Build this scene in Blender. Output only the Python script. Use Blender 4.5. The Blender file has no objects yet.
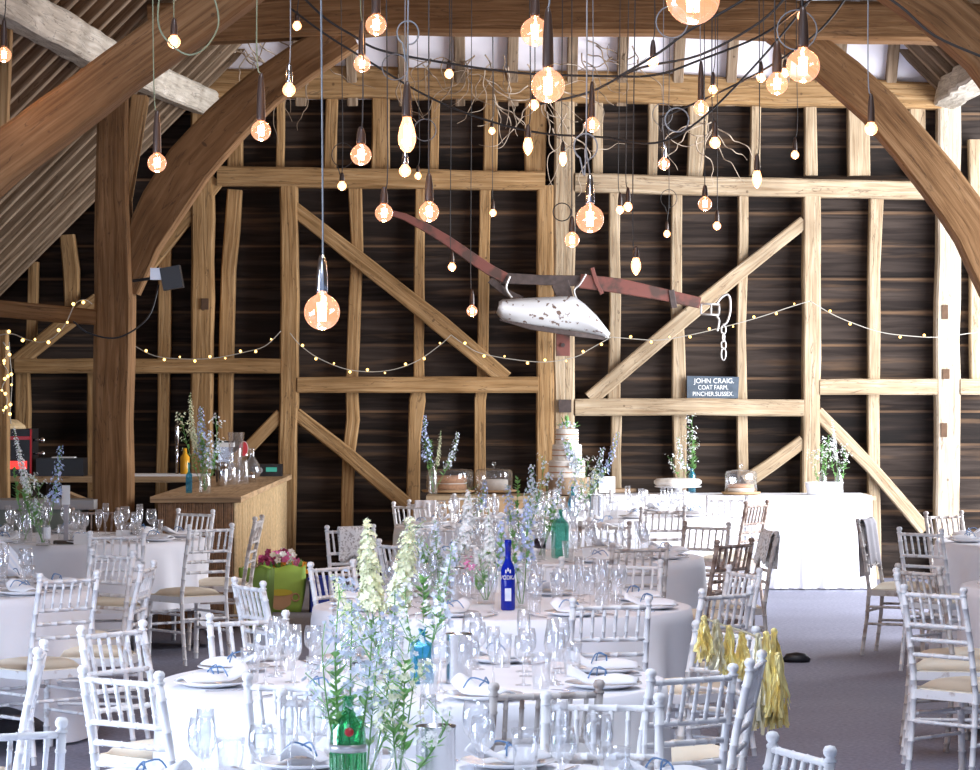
import bpy, math, random
from mathutils import Vector, Matrix
R = math.radians
rnd = random.Random(7)
scene = bpy.context.scene
COL = scene.collection

# ---------------------------------------------------------------- camera, light, exposure
F = 3000.0          # focal length in pixels (980 px wide frame)
EYE = 1.82
HZ = 387.0
cam_d = bpy.data.cameras.new('camera')
cam = bpy.data.objects.new('camera', cam_d); COL.objects.link(cam)
cam.location = (0, 0, EYE); cam.rotation_euler = (R(90), 0, 0)
cam_d.sensor_width = 36.0; cam_d.lens = F * 36.0 / 980.0
cam_d.shift_y = 2.0 / 980.0
cam_d.clip_end = 200
scene.camera = cam
scene.view_settings.view_transform = 'Standard'
scene.view_settings.look = 'None'
scene.view_settings.gamma = 1.0
scene.view_settings.use_curve_mapping = False
scene.view_settings.exposure = 0.0
scene.cycles.transparent_max_bounces = 24
scene.cycles.max_bounces = 8
scene.cycles.sample_clamp_indirect = 6.0

world = bpy.data.worlds.new('world'); scene.world = world; world.use_nodes = True
bg = world.node_tree.nodes['Background']
bg.inputs[0].default_value = (0.50, 0.66, 1.0, 1); bg.inputs[1].default_value = 0.6

def area(name, loc, target, sx, sy, power, color):
    l = bpy.data.lights.new(name, 'AREA'); l.shape = 'RECTANGLE'; l.size = sx; l.size_y = sy
    l.energy = power; l.color = color
    o = bpy.data.objects.new(name, l); COL.objects.link(o); o.location = loc
    o.rotation_euler = (Vector(target) - Vector(loc)).to_track_quat('-Z', 'Y').to_euler()
    return o
# daylight through the cart door on the right near the end wall
area('daylight_cart_door', (6.6, 24.2, 2.3), (2.0, 26.4, 1.4), 6.0, 4.0, 1350, (0.93, 0.95, 1.0))
# daylight from the open end behind the camera, high in the gable
area('daylight_open_end', (-1.5, 1.5, 5.6), (-0.2, 12.0, 0.4), 6.0, 3.0, 200, (0.74, 0.83, 1.0))
# daylight through the big doors of the left aisle
area('daylight_left_doors', (-5.3, 8.6, 1.9), (0.0, 11.5, 0.5), 4.0, 3.2, 720, (0.68, 0.79, 1.0))
# added overhead fill to brighten the tabletops; the ridge has no window
area('tabletop_fill', (0.6, 10.6, 7.6), (0.3, 11.6, 0.0), 2.2, 8.0, 1000, (0.76, 0.84, 1.0))

# ---------------------------------------------------------------- helpers
def P(px, py, Y):
    s = F / Y
    return Vector(((px - 490.0) / s, Y, EYE - (py - HZ) / s))
def onz(px, py, z):
    s = (py - HZ) / (EYE - z)
    return Vector(((px - 490.0) / s, F / s, z))

def tag(o, label=None, cat=None, group=None, kind=None):
    if label: o['label'] = label
    if cat: o['category'] = cat
    if group: o['group'] = group
    if kind: o['kind'] = kind
    return o
def thing(name, loc, rz=0.0, label=None, cat=None, group=None):
    o = bpy.data.objects.new(name, None); COL.objects.link(o)
    o.empty_display_size = 0.1
    o.location = loc; o.rotation_euler = (0, 0, rz)
    return tag(o, label, cat, group)

class MB:
    def __init__(s):
        s.v = []; s.f = []; s.uv = []
    def add(s, vs, fs, uvs=None):
        b = len(s.v)
        s.v += [tuple(v) for v in vs]
        for i, f in enumerate(fs):
            s.f.append([b + k for k in f])
            s.uv.append(uvs[i] if uvs else [(0, 0)] * len(f))
    def box(s, c, d, rot=None):
        x, y, z = d[0] / 2, d[1] / 2, d[2] / 2
        vs = [Vector((a * x, b * y, e * z)) for a in (-1, 1) for b in (-1, 1) for e in (-1, 1)]
        if rot is not None: vs = [rot @ v for v in vs]
        c = Vector(c)
        s.add([v + c for v in vs], [(0, 1, 3, 2), (4, 6, 7, 5), (0, 4, 5, 1), (2, 3, 7, 6), (0, 2, 6, 4), (1, 5, 7, 3)])
    def tube(s, pts, r, n=8, cap=True):
        pts = [Vector(p) for p in pts]
        rs = r if isinstance(r, (list, tuple)) else [r] * len(pts)
        rings = []; up = None
        for i, p in enumerate(pts):
            t = (pts[min(i + 1, len(pts) - 1)] - pts[max(i - 1, 0)])
            if t.length < 1e-9: t = Vector((0, 0, 1))
            t.normalize()
            if up is None:
                up = Vector((0, 1, 0)) if abs(t.y) < 0.9 else Vector((1, 0, 0))
            a = t.cross(up)
            if a.length < 1e-4: a = t.cross(Vector((1, 0, 0)))
            a.normalize(); b = a.cross(t).normalized(); up = b
            rings.append([p + (a * math.cos(2 * math.pi * k / n) + b * math.sin(2 * math.pi * k / n)) * rs[i] for k in range(n)])
        vs = [v for rg in rings for v in rg]
        fs = []
        for i in range(len(pts) - 1):
            for k in range(n):
                k2 = (k + 1) % n
                fs.append((i * n + k, i * n + k2, (i + 1) * n + k2, (i + 1) * n + k))
        if cap:
            fs.append(tuple(range(n - 1, -1, -1))); fs.append(tuple((len(pts) - 1) * n + k for k in range(n)))
        s.add(vs, fs)
    def lathe(s, prof, c=(0, 0, 0), n=20, M=None):
        vs = []; c = Vector(c)
        for (r, z) in prof:
            for k in range(n):
                a = 2 * math.pi * k / n
                v = Vector((r * math.cos(a), r * math.sin(a), z))
                if M is not None: v = M @ v
                vs.append(v + c)
        fs = []
        for i in range(len(prof) - 1):
            for k in range(n):
                k2 = (k + 1) % n
                fs.append((i * n + k, i * n + k2, (i + 1) * n + k2, (i + 1) * n + k))
        if prof[0][0] > 1e-6: fs.append(tuple(range(n - 1, -1, -1)))
        if prof[-1][0] > 1e-6: fs.append(tuple((len(prof) - 1) * n + k for k in range(n)))
        s.add(vs, fs)
    def ball(s, c, r, n=8, m=6, sc=(1, 1, 1)):
        prof = [(max(1e-7, r * math.sin(math.pi * i / m)), -r * math.cos(math.pi * i / m)) for i in range(m + 1)]
        s.lathe(prof, c, n, Matrix.Diagonal(Vector(sc)))
    def torus(s, c, R0, r, M=None, n=18, m=6, sc=(1, 1)):
        vs = []; c = Vector(c)
        for i in range(n):
            a = 2 * math.pi * i / n
            for j in range(m):
                b = 2 * math.pi * j / m
                v = Vector(((R0 * sc[0] + r * math.cos(b)) * math.cos(a), (R0 * sc[1] + r * math.cos(b)) * math.sin(a), r * math.sin(b)))
                if M is not None: v = M @ v
                vs.append(v + c)
        fs = [(i * m + j, ((i + 1) % n) * m + j, ((i + 1) % n) * m + (j + 1) % m, i * m + (j + 1) % m) for i in range(n) for j in range(m)]
        s.add(vs, fs)
    def sweep(s, pts, w, d, side=None, jit=0.0, seed=0, step=0.35, ch=0.18):
        """chamfered rectangular timber along pts; w across, d deep; side None: across = tangent x Y"""
        rr = random.Random(seed)
        pts = [Vector(p) for p in pts]
        ws = list(w) if isinstance(w, (list, tuple)) else [w] * len(pts)
        P2 = []; W2 = []
        for i in range(len(pts) - 1):
            L = (pts[i + 1] - pts[i]).length; k = max(1, int(L / step))
            for j in range(k):
                P2.append(pts[i].lerp(pts[i + 1], j / k)); W2.append(ws[i] + (ws[i + 1] - ws[i]) * j / k)
        P2.append(pts[-1]); W2.append(ws[-1])
        rings = []; Ls = []; L = 0
        for i, p in enumerate(P2):
            t = (P2[min(i + 1, len(P2) - 1)] - P2[max(i - 1, 0)]).normalized()
            if side is None: a = t.cross(Vector((0, 1, 0))); b = Vector((0, 1, 0))
            else: b = Vector(side); a = t.cross(b)
            a.normalize(); b = t.cross(a).normalized() * -1
            hw = W2[i] / 2; hd = d / 2; c = ch * min(hw, hd) * 2 * 0.5
            wl = hw * (1 + jit * rr.uniform(-1, 1)); wr = hw * (1 + jit * rr.uniform(-1, 1))
            o = a * (jit * hw * 0.6 * rr.uniform(-1, 1))
            pr = [(-wl, -hd + c), (-wl + c, -hd), (wr - c, -hd), (wr, -hd + c), (wr, hd - c), (wr - c, hd), (-wl + c, hd), (-wl, hd - c)]
            rings.append([p + o + a * x + b * y for x, y in pr])
            if i: L += (p - P2[i - 1]).length
            Ls.append(L)
        vs = [v for r_ in rings for v in r_]
        per = [0]
        for k in range(8): per.append(per[-1] + (rings[0][(k + 1) % 8] - rings[0][k]).length)
        u0 = rr.uniform(0, 50); v0 = rr.uniform(0, 50)
        fs = []; uv = []
        for i in range(len(P2) - 1):
            for k in range(8):
                k2 = (k + 1) % 8
                fs.append((i * 8 + k, i * 8 + k2, (i + 1) * 8 + k2, (i + 1) * 8 + k))
                uv.append([(u0 + Ls[i], v0 + per[k]), (u0 + Ls[i], v0 + per[k + 1]), (u0 + Ls[i + 1], v0 + per[k + 1]), (u0 + Ls[i + 1], v0 + per[k])])
        for rg in (range(7, -1, -1), [(len(P2) - 1) * 8 + k for k in range(8)]):
            rg = list(rg); fs.append(tuple(rg)); uv.append([(u0 + 0.01 * k, v0) for k in range(8)])
        s.add(vs, fs, uv)
    def mesh(s, name, m, smooth=False):
        me = bpy.data.meshes.new(name); me.from_pydata(s.v, [], s.f)
        ul = me.uv_layers.new(name='UVMap')
        flat = [c for f in s.uv for uvp in f for c in uvp]
        ul.data.foreach_set('uv', flat)
        if m: me.materials.append(m)
        if smooth: me.polygons.foreach_set('use_smooth', [True] * len(me.polygons))
        me.update()
        return me
    def build(s, name, m, parent=None, smooth=False, label=None):
        o = bpy.data.objects.new(name, s.mesh(name, m, smooth)); COL.objects.link(o)
        if parent: o.parent = parent
        if label: o['label'] = label
        return o

def copy_tree(o, parent=None):
    c = o.copy(); COL.objects.link(c)
    if parent is not None: c.parent = parent
    for ch in [k for k in o.children]:
        copy_tree(ch, c)
    return c
def bez(a, b, c, n=10):
    a, b, c = Vector(a), Vector(b), Vector(c)
    return [a * (1 - t) ** 2 + b * 2 * t * (1 - t) + c * t * t for t in [i / n for i in range(n + 1)]]
def catmull(pts, k=6):
    pts = [Vector(p) for p in pts]; out = []
    for i in range(len(pts) - 1):
        p0 = pts[max(i - 1, 0)]; p1 = pts[i]; p2 = pts[i + 1]; p3 = pts[min(i + 2, len(pts) - 1)]
        for j in range(k):
            t = j / k
            out.append(0.5 * ((2 * p1) + (p2 - p0) * t + (2 * p0 - 5 * p1 + 4 * p2 - p3) * t * t + (3 * p1 - p0 - 3 * p2 + p3) * t ** 3))
    out.append(pts[-1]); return out

# ---------------------------------------------------------------- materials
def nt(name):
    m = bpy.data.materials.new(name); m.use_nodes = True
    return m, m.node_tree, m.node_tree.nodes['Principled BSDF']
def plain(name, c, rough=0.6, metal=0.0, spec=0.5, noise=0.0, ns=20, sub=0.0, emit=None, es=0, bump=0.0):
    m, t, b = nt(name)
    b.inputs['Base Color'].default_value = (*c, 1); b.inputs['Roughness'].default_value = rough
    b.inputs['Metallic'].default_value = metal; b.inputs['Specular IOR Level'].default_value = spec
    if noise or bump:
        n = t.nodes.new('ShaderNodeTexNoise'); n.inputs['Scale'].default_value = ns; n.inputs['Detail'].default_value = 5
        tc = t.nodes.new('ShaderNodeTexCoord'); t.links.new(tc.outputs['Object'], n.inputs['Vector'])
        if noise:
            r = t.nodes.new('ShaderNodeMapRange'); r.inputs[1].default_value = 0.3; r.inputs[2].default_value = 0.7
            r.inputs[3].default_value = 1 - noise; r.inputs[4].default_value = 1 + noise
            t.links.new(n.outputs[0], r.inputs[0])
            mx = t.nodes.new('ShaderNodeVectorMath'); mx.operation = 'SCALE'
            mx.inputs[0].default_value = c; t.links.new(r.outputs[0], mx.inputs['Scale'])
            t.links.new(mx.outputs[0], b.inputs['Base Color'])
        if bump:
            bp = t.nodes.new('ShaderNodeBump'); bp.inputs['Strength'].default_value = bump; bp.inputs['Distance'].default_value = 0.01
            t.links.new(n.outputs[0], bp.inputs['Height']); t.links.new(bp.outputs[0], b.inputs['Normal'])
    if emit:
        b.inputs['Emission Color'].default_value = (*emit, 1); b.inputs['Emission Strength'].default_value = es
    return m
def ramp(t, stops):
    r = t.nodes.new('ShaderNodeValToRGB'); e = r.color_ramp.elements
    while len(e) < len(stops): e.new(0.5)
    for k, (p, c) in enumerate(stops): e[k].position = p; e[k].color = (*c, 1)
    return r
def timber_mat(name, dark, mid, light, crack=(0.05, 0.03, 0.02)):
    m, t, b = nt(name); L = t.links.new
    uv = t.nodes.new('ShaderNodeUVMap'); mp = t.nodes.new('ShaderNodeMapping'); mp.inputs['Scale'].default_value = (1.2, 22, 1)
    L(uv.outputs[0], mp.inputs[0])
    n1 = t.nodes.new('ShaderNodeTexNoise'); n1.inputs['Scale'].default_value = 1.6; n1.inputs['Detail'].default_value = 7; n1.inputs['Distortion'].default_value = 0.6
    L(mp.outputs[0], n1.inputs['Vector'])
    r1 = ramp(t, [(0.25, dark), (0.5, mid), (0.75, light)]); L(n1.outputs[0], r1.inputs[0])
    n2 = t.nodes.new('ShaderNodeTexNoise'); n2.inputs['Scale'].default_value = 1.7; n2.inputs['Detail'].default_value = 4
    tc = t.nodes.new('ShaderNodeTexCoord'); L(tc.outputs['Object'], n2.inputs['Vector'])
    r2 = ramp(t, [(0.3, (0.68, 0.66, 0.64)), (0.7, (1.1, 1.1, 1.1))]); L(n2.outputs[0], r2.inputs[0])
    mul = t.nodes.new('ShaderNodeMix'); mul.data_type = 'RGBA'; mul.blend_type = 'MULTIPLY'; mul.inputs[0].default_value = 1
    L(r1.outputs[0], mul.inputs[6]); L(r2.outputs[0], mul.inputs[7])
    mp3 = t.nodes.new('ShaderNodeMapping'); mp3.inputs['Scale'].default_value = (0.7, 9, 1); L(uv.outputs[0], mp3.inputs[0])
    n3 = t.nodes.new('ShaderNodeTexNoise'); n3.inputs['Scale'].default_value = 1.3; n3.inputs['Detail'].default_value = 6; n3.inputs['Distortion'].default_value = 1.2
    L(mp3.outputs[0], n3.inputs['Vector'])
    r3 = ramp(t, [(0.488, (0, 0, 0)), (0.5, (1, 1, 1)), (0.512, (0, 0, 0))]); L(n3.outputs[0], r3.inputs[0])
    # worm holes and peg holes
    vo = t.nodes.new('ShaderNodeTexVoronoi'); vo.inputs['Scale'].default_value = 4.5; L(uv.outputs[0], vo.inputs['Vector'])
    r4 = ramp(t, [(0.045, (1, 1, 1)), (0.07, (0, 0, 0))]); L(vo.outputs['Distance'], r4.inputs[0])
    mxx = t.nodes.new('ShaderNodeMath'); mxx.operation = 'MAXIMUM'; L(r3.outputs[0], mxx.inputs[0]); L(r4.outputs[0], mxx.inputs[1])
    mul2 = t.nodes.new('ShaderNodeMath'); mul2.operation = 'MULTIPLY'; mul2.inputs[1].default_value = 0.6; L(mxx.outputs[0], mul2.inputs[0])
    mix = t.nodes.new('ShaderNodeMix'); mix.data_type = 'RGBA'; L(mul2.outputs[0], mix.inputs[0]); L(mul.outputs[2], mix.inputs[6]); mix.inputs[7].default_value = (*crack, 1)
    L(mix.outputs[2], b.inputs['Base Color']); b.inputs['Roughness'].default_value = 0.85; b.inputs['Specular IOR Level'].default_value = 0.2
    bp = t.nodes.new('ShaderNodeBump'); bp.inputs['Strength'].default_value = 0.5; bp.inputs['Distance'].default_value = 0.02
    L(n1.outputs[0], bp.inputs['Height']); L(bp.outputs[0], b.inputs['Normal'])
    return m
def boards_mat(name, stops, pitch, axis='Z', streak=(0.30, 0.19, 0.11), samt=0.6):
    m, t, b = nt(name); L = t.links.new
    tc = t.nodes.new('ShaderNodeTexCoord'); sp = t.nodes.new('ShaderNodeSeparateXYZ'); L(tc.outputs['Object'], sp.inputs[0])
    fl = t.nodes.new('ShaderNodeMath'); fl.operation = 'DIVIDE'; fl.inputs[1].default_value = pitch; L(sp.outputs[axis], fl.inputs[0])
    f2 = t.nodes.new('ShaderNodeMath'); f2.operation = 'FLOOR'; L(fl.outputs[0], f2.inputs[0])
    wn = t.nodes.new('ShaderNodeTexWhiteNoise'); wn.noise_dimensions = '1D'; L(f2.outputs[0], wn.inputs['W'])
    mp = t.nodes.new('ShaderNodeMapping'); mp.inputs['Scale'].default_value = (0.9, 1, 14); L(tc.outputs['Object'], mp.inputs[0])
    n1 = t.nodes.new('ShaderNodeTexNoise'); n1.inputs['Scale'].default_value = 1.1; n1.inputs['Detail'].default_value = 7; n1.inputs['Distortion'].default_value = 0.8
    L(mp.outputs[0], n1.inputs['Vector'])
    ad = t.nodes.new('ShaderNodeMath'); ad.operation = 'MULTIPLY_ADD'; ad.inputs[1].default_value = 0.25; L(wn.outputs[0], ad.inputs[0]); L(n1.outputs[0], ad.inputs[2])
    r1 = ramp(t, stops); L(ad.outputs[0], r1.inputs[0])
    # pale sap streaks
    mp2 = t.nodes.new('ShaderNodeMapping'); mp2.inputs['Scale'].default_value = (0.5, 1, 7); L(tc.outputs['Object'], mp2.inputs[0])
    n2 = t.nodes.new('ShaderNodeTexNoise'); n2.inputs['Scale'].default_value = 1.5; n2.inputs['Detail'].default_value = 8; L(mp2.outputs[0], n2.inputs['Vector'])
    r2 = ramp(t, [(0.56, (0, 0, 0)), (0.70, (1, 1, 1))]); L(n2.outputs[0], r2.inputs[0])
    mm = t.nodes.new('ShaderNodeMath'); mm.operation = 'MULTIPLY'; mm.inputs[1].default_value = samt; L(r2.outputs[0], mm.inputs[0])
    mix = t.nodes.new('ShaderNodeMix'); mix.data_type = 'RGBA'; L(mm.outputs[0], mix.inputs[0]); L(r1.outputs[0], mix.inputs[6]); mix.inputs[7].default_value = (*streak, 1)
    fr = t.nodes.new('ShaderNodeMath'); fr.operation = 'FRACT'; L(fl.outputs[0], fr.inputs[0])
    r5 = ramp(t, [(0.0, (1, 1, 1)), (0.05, (1, 1, 1)), (0.09, (0, 0, 0))]); L(fr.outputs[0], r5.inputs[0])  # broken pale edge line: leaking light and edge weathering painted together
    n5 = t.nodes.new('ShaderNodeTexNoise'); n5.inputs['Scale'].default_value = 2.2; n5.inputs['Detail'].default_value = 5; L(mp2.outputs[0], n5.inputs['Vector'])
    r6 = ramp(t, [(0.35, (0.1, 0.1, 0.1)), (0.62, (0.9, 0.9, 0.9))]); L(n5.outputs[0], r6.inputs[0])
    m5 = t.nodes.new('ShaderNodeMath'); m5.operation = 'MULTIPLY'; L(r5.outputs[0], m5.inputs[0]); L(r6.outputs[0], m5.inputs[1])
    mx5 = t.nodes.new('ShaderNodeMix'); mx5.data_type = 'RGBA'; L(m5.outputs[0], mx5.inputs[0]); L(mix.outputs[2], mx5.inputs[6]); mx5.inputs[7].default_value = (*streak, 1); mix = mx5
    L(mix.outputs[2], b.inputs['Base Color']); b.inputs['Roughness'].default_value = 0.8; b.inputs['Specular IOR Level'].default_value = 0.25
    bp = t.nodes.new('ShaderNodeBump'); bp.inputs['Strength'].default_value = 0.4; bp.inputs['Distance'].default_value = 0.02
    L(n1.outputs[0], bp.inputs['Height']); L(bp.outputs[0], b.inputs['Normal'])
    return m
def patch_mat(name, a, c, lo=0.56, hi=0.62, scale=14, rough=0.5, spec=0.4):
    m, t, b = nt(name); L = t.links.new
    tc = t.nodes.new('ShaderNodeTexCoord'); n = t.nodes.new('ShaderNodeTexNoise'); n.inputs['Scale'].default_value = scale; n.inputs['Detail'].default_value = 6
    oi = t.nodes.new('ShaderNodeObjectInfo'); ad = t.nodes.new('ShaderNodeVectorMath'); ad.operation = 'ADD'
    cx = t.nodes.new('ShaderNodeCombineXYZ'); ml = t.nodes.new('ShaderNodeMath'); ml.operation = 'MULTIPLY'; ml.inputs[1].default_value = 30
    L(oi.outputs['Random'], ml.inputs[0]); L(ml.outputs[0], cx.inputs[0]); L(tc.outputs['Object'], ad.inputs[0]); L(cx.outputs[0], ad.inputs[1])
    L(ad.outputs[0], n.inputs['Vector'])
    r = ramp(t, [(lo, a), (hi, c)]); L(n.outputs[0], r.inputs[0]); L(r.outputs[0], b.inputs['Base Color'])
    b.inputs['Roughness'].default_value = rough; b.inputs['Specular IOR Level'].default_value = spec
    return m
def glass_mat(name, tint=(1, 1, 1), refl=0.25, rough=0.02, body=0.0, bodyc=(1, 1, 1), emit=None, es=0):
    m = bpy.data.materials.new(name); m.use_nodes = True; t = m.node_tree; t.nodes.clear(); L = t.links.new
    out = t.nodes.new('ShaderNodeOutputMaterial')
    tr = t.nodes.new('ShaderNodeBsdfTransparent'); tr.inputs[0].default_value = (*tint, 1)
    gl = t.nodes.new('ShaderNodeBsdfGlossy'); gl.inputs['Roughness'].default_value = rough; gl.inputs[0].default_value = (1, 1, 1, 1)
    lw = t.nodes.new('ShaderNodeLayerWeight'); lw.inputs[0].default_value = 0.35
    mr = t.nodes.new('ShaderNodeMapRange'); mr.inputs[3].default_value = 0.04; mr.inputs[4].default_value = refl * 2.6
    L(lw.outputs['Facing'], mr.inputs[0])
    mx = t.nodes.new('ShaderNodeMixShader'); L(mr.outputs[0], mx.inputs[0]); L(tr.outputs[0], mx.inputs[1]); L(gl.outputs[0], mx.inputs[2])
    last = mx
    if body > 0:
        df = t.nodes.new('ShaderNodeBsdfDiffuse'); df.inputs[0].default_value = (*bodyc, 1)
        m2 = t.nodes.new('ShaderNodeMixShader'); m2.inputs[0].default_value = body; L(mx.outputs[0], m2.inputs[1]); L(df.outputs[0], m2.inputs[2]); last = m2
    if emit:
        em = t.nodes.new('ShaderNodeEmission'); em.inputs[0].default_value = (*emit, 1); em.inputs[1].default_value = es
        a2 = t.nodes.new('ShaderNodeAddShader'); L(last.outputs[0], a2.inputs[0]); L(em.outputs[0], a2.inputs[1]); last = a2
    L(last.outputs[0], out.inputs[0])
    return m

M = {}
M['oak'] = timber_mat('oak', (0.22, 0.12, 0.045), (0.39, 0.235, 0.105), (0.53, 0.35, 0.18))
M['oak_grey'] = timber_mat('oak_grey', (0.15, 0.075, 0.03), (0.26, 0.14, 0.062), (0.37, 0.22, 0.11))
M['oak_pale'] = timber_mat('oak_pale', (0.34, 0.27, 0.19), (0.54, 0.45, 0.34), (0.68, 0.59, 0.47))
M['oak_daylit'] = timber_mat('oak_daylit_pale', (0.30, 0.205, 0.12), (0.47, 0.36, 0.235), (0.60, 0.49, 0.35))  # paler copy of the oak, strong daylight painted into the colour
M['oak_white'] = timber_mat('oak_limed', (0.42, 0.37, 0.30), (0.64, 0.58, 0.48), (0.78, 0.73, 0.64))
M['boards'] = boards_mat('black_weatherboards', [(0.35, (0.008, 0.006, 0.005)), (0.6, (0.021, 0.014, 0.011)), (0.85, (0.055, 0.040, 0.032))], 0.315, samt=0.6, streak=(0.17, 0.10, 0.055))
M['lining'] = boards_mat('roof_lining', [(0.3, (0.08, 0.055, 0.035)), (0.6, (0.14, 0.10, 0.065)), (0.85, (0.20, 0.15, 0.10))], 0.2, samt=0.2)
M['hip'] = plain('white_sarking', (0.80, 0.78, 0.84), 0.8, noise=0.08, ns=3)
M['rafter'] = timber_mat('rafter_oak', (0.17, 0.115, 0.07), (0.29, 0.21, 0.14), (0.40, 0.31, 0.22))

# ---------------------------------------------------------------- the barn shell
WY = 28.57                      # inner face of the end wall
def struct(o, label=None, cat=None):
    o['kind'] = 'structure'
    if label: o['label'] = label; o['category'] = cat
    return o
# floor
m, t, b = nt('floor_matting'); L = t.links.new
tc = t.nodes.new('ShaderNodeTexCoord')
n1 = t.nodes.new('ShaderNodeTexNoise'); n1.inputs['Scale'].default_value = 0.6; n1.inputs['Detail'].default_value = 6; L(tc.outputs['Object'], n1.inputs['Vector'])
r1 = ramp(t, [(0.3, (0.175, 0.18, 0.245)), (0.7, (0.26, 0.265, 0.35))]); L(n1.outputs[0], r1.inputs[0])
n2 = t.nodes.new('ShaderNodeTexNoise'); n2.inputs['Scale'].default_value = 40; n2.inputs['Detail'].default_value = 3; L(tc.outputs['Object'], n2.inputs['Vector'])
r2 = ramp(t, [(0.3, (0.7, 0.7, 0.7)), (0.7, (1.2, 1.2, 1.2))]); L(n2.outputs[0], r2.inputs[0])
mx = t.nodes.new('ShaderNodeMix'); mx.data_type = 'RGBA'; mx.blend_type = 'MULTIPLY'; mx.inputs[0].default_value = 1; L(r1.outputs[0], mx.inputs[6]); L(r2.outputs[0], mx.inputs[7])
L(mx.outputs[2], b.inputs['Base Color']); b.inputs['Roughness'].default_value = 0.65
M['floor'] = m
g = MB(); g.box((0.6, 15.2, -0.05), (15.0, 29.0, 0.1)); struct(g.build('floor', M['floor']))

# end wall of lapped black weatherboards, cut to the roof slopes
g = MB(); z = 0.0; k = 0
while z < 4.7:
    zt = min(z + 0.345, 4.75)
    xl = -5.6 if z < 1.6 else max(-5.6, -2.72 - (4.75 - z)); xr = 6.7
    xlt = -5.6 if zt < 1.6 else max(-5.6, -2.72 - (4.75 - zt))
    a, b_ = WY + 0.030, WY - 0.004
    g.add([(xl, a, z), (xr, a, z), (xr, b_, zt), (xlt, b_, zt), (xl, a + 0.03, z), (xr, a + 0.03, z), (xr, b_ + 0.03, zt), (xlt, b_ + 0.03, zt)],
          [(0, 1, 2, 3), (5, 4, 7, 6), (0, 4, 5, 1), (3, 2, 6, 7), (0, 3, 7, 4), (1, 5, 6, 2)])
    z += 0.315; k += 1
g.box((0.6, WY + 0.09, 2.3), (12.2, 0.03, 4.6))
struct(g.build('wall_back', M['boards']))
# low left aisle wall (with the big door opening near the tables) and right aisle wall
g = MB()
for y0, y1 in ((12.5, 28.6), (1.0, 6.6)): g.box((-5.65, (y0 + y1) / 2, 0.85), (0.08, y1 - y0, 1.7))
struct(g.build('wall_left', M['boards']))
g = MB()
g.box((6.75, 10.2, 0.9), (0.08, 18.4, 1.8)); g.box((6.75, 28.0, 1.6), (0.08, 1.2, 3.2))
struct(g.build('wall_right', M['boards']))

# roof: left aisle + main slope in one 45 degree plane, right slope, and the hip above the end wall
def slope(name, side, y0, y1, zlow, mat):
    g = MB(); s = 1 if side > 0 else -1
    xp = -2.72 if s < 0 else 4.25
    def pt(y, z, off=0.0): return (xp - (-1 if s > 0 else 1) * (-(z - 4.72)) * 1.0 * 1.0 if False else xp + (-s) * (z - 4.72) - s * -off * 0.7, y, z + off * 0.7)
    ztop = 8.2
    a = [pt(y0, zlow), pt(y1, zlow), pt(y1, ztop), pt(y0, ztop)]
    bb = [(x + s * 0.03, y, z + 0.03) for x, y, z in a]
    g.add(a + bb, [(0, 1, 2, 3), (4, 7, 6, 5), (0, 4, 5, 1), (1, 5, 6, 2), (2, 6, 7, 3), (3, 7, 4, 0)])
    return g.build(name, mat)
ro = slope('roof_left', -1, 2.0, 28.6, 1.75, M['lining']); struct(ro, 'boarded underside of the left roof slope behind the rafters', 'roof')
ro = slope('roof_right', 1, 2.0, 19.0, 2.2, M['lining']); struct(ro, 'boarded underside of the right roof slope', 'roof')
ro = slope('roof_right', 1, 19.0, 28.6, 4.55, M['lining']); struct(ro, 'boarded underside of the right roof slope over the cart door', 'roof')
# rafters
def rafter(p0, p1, w, d, side, seed, label=None):
    g = MB(); g.sweep([p0, p1], w, d, side=side, jit=0.08, seed=seed)
    return struct(g.build('rafter', M['rafter']), label or 'pole rafter of the barn roof', 'rafter')
yy = 28.2; i = 0
while yy > 9.0:
    nrm = Vector((0.7071, 0, -0.7071))
    off = nrm * 0.06
    lo = Vector((-5.55, yy, 1.89)) + off; hi = Vector((0.55, yy, 7.99)) + off
    rafter(lo, hi, 0.085, 0.10, nrm, 100 + i, 'rafter of the left roof slope, seen from below'); yy -= 0.48; i += 1
yy = 28.2
while yy > 15.0:
    nrm = Vector((-0.7071, 0, -0.7071)); off = nrm * 0.06
    lo = (Vector((6.6, yy, 2.37)) if yy < 19 else Vector((4.35, yy, 4.62))) + off; hi = Vector((1.0, yy, 7.97)) + off
    rafter(lo, hi, 0.085, 0.10, nrm, 300 + i, 'rafter of the right roof slope, seen from below'); yy -= 0.48; i += 1
# hip
hy0, hz0, hy1, hz1 = 28.5, 4.55, 26.6, 7.0
g = MB()
g.add([(-2.9, hy0, hz0), (4.4, hy0, hz0), (3.0, hy1, hz1), (-1.2, hy1, hz1), (-2.9, hy0, hz0 + 0.05), (4.4, hy0, hz0 + 0.05), (3.0, hy1, hz1 + 0.05), (-1.2, hy1, hz1 + 0.05)],
      [(0, 1, 2, 3), (5, 4, 7, 6), (0, 4, 5, 1), (1, 5, 6, 2), (2, 6, 7, 3), (3, 7, 4, 0)])
struct(g.build('roof_hip', M['hip']), 'white lined hip of the roof above the end wall', 'roof')
hipn = Vector((0, -(hz1 - hz0), -(hy0 - hy1))).normalized()
for j, px in enumerate([300, 352, 404, 460, 513, 572, 622, 678, 731, 784, 838, 891]):
    x = (px - 490) / 106.0
    rafter(Vector((x, hy0, hz0)) + hipn * 0.06, Vector((x, hy1, hz1)) + hipn * 0.06, 0.10, 0.11, hipn, 500 + j, 'short hip rafter between the wall plate and the tie beam')

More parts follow.
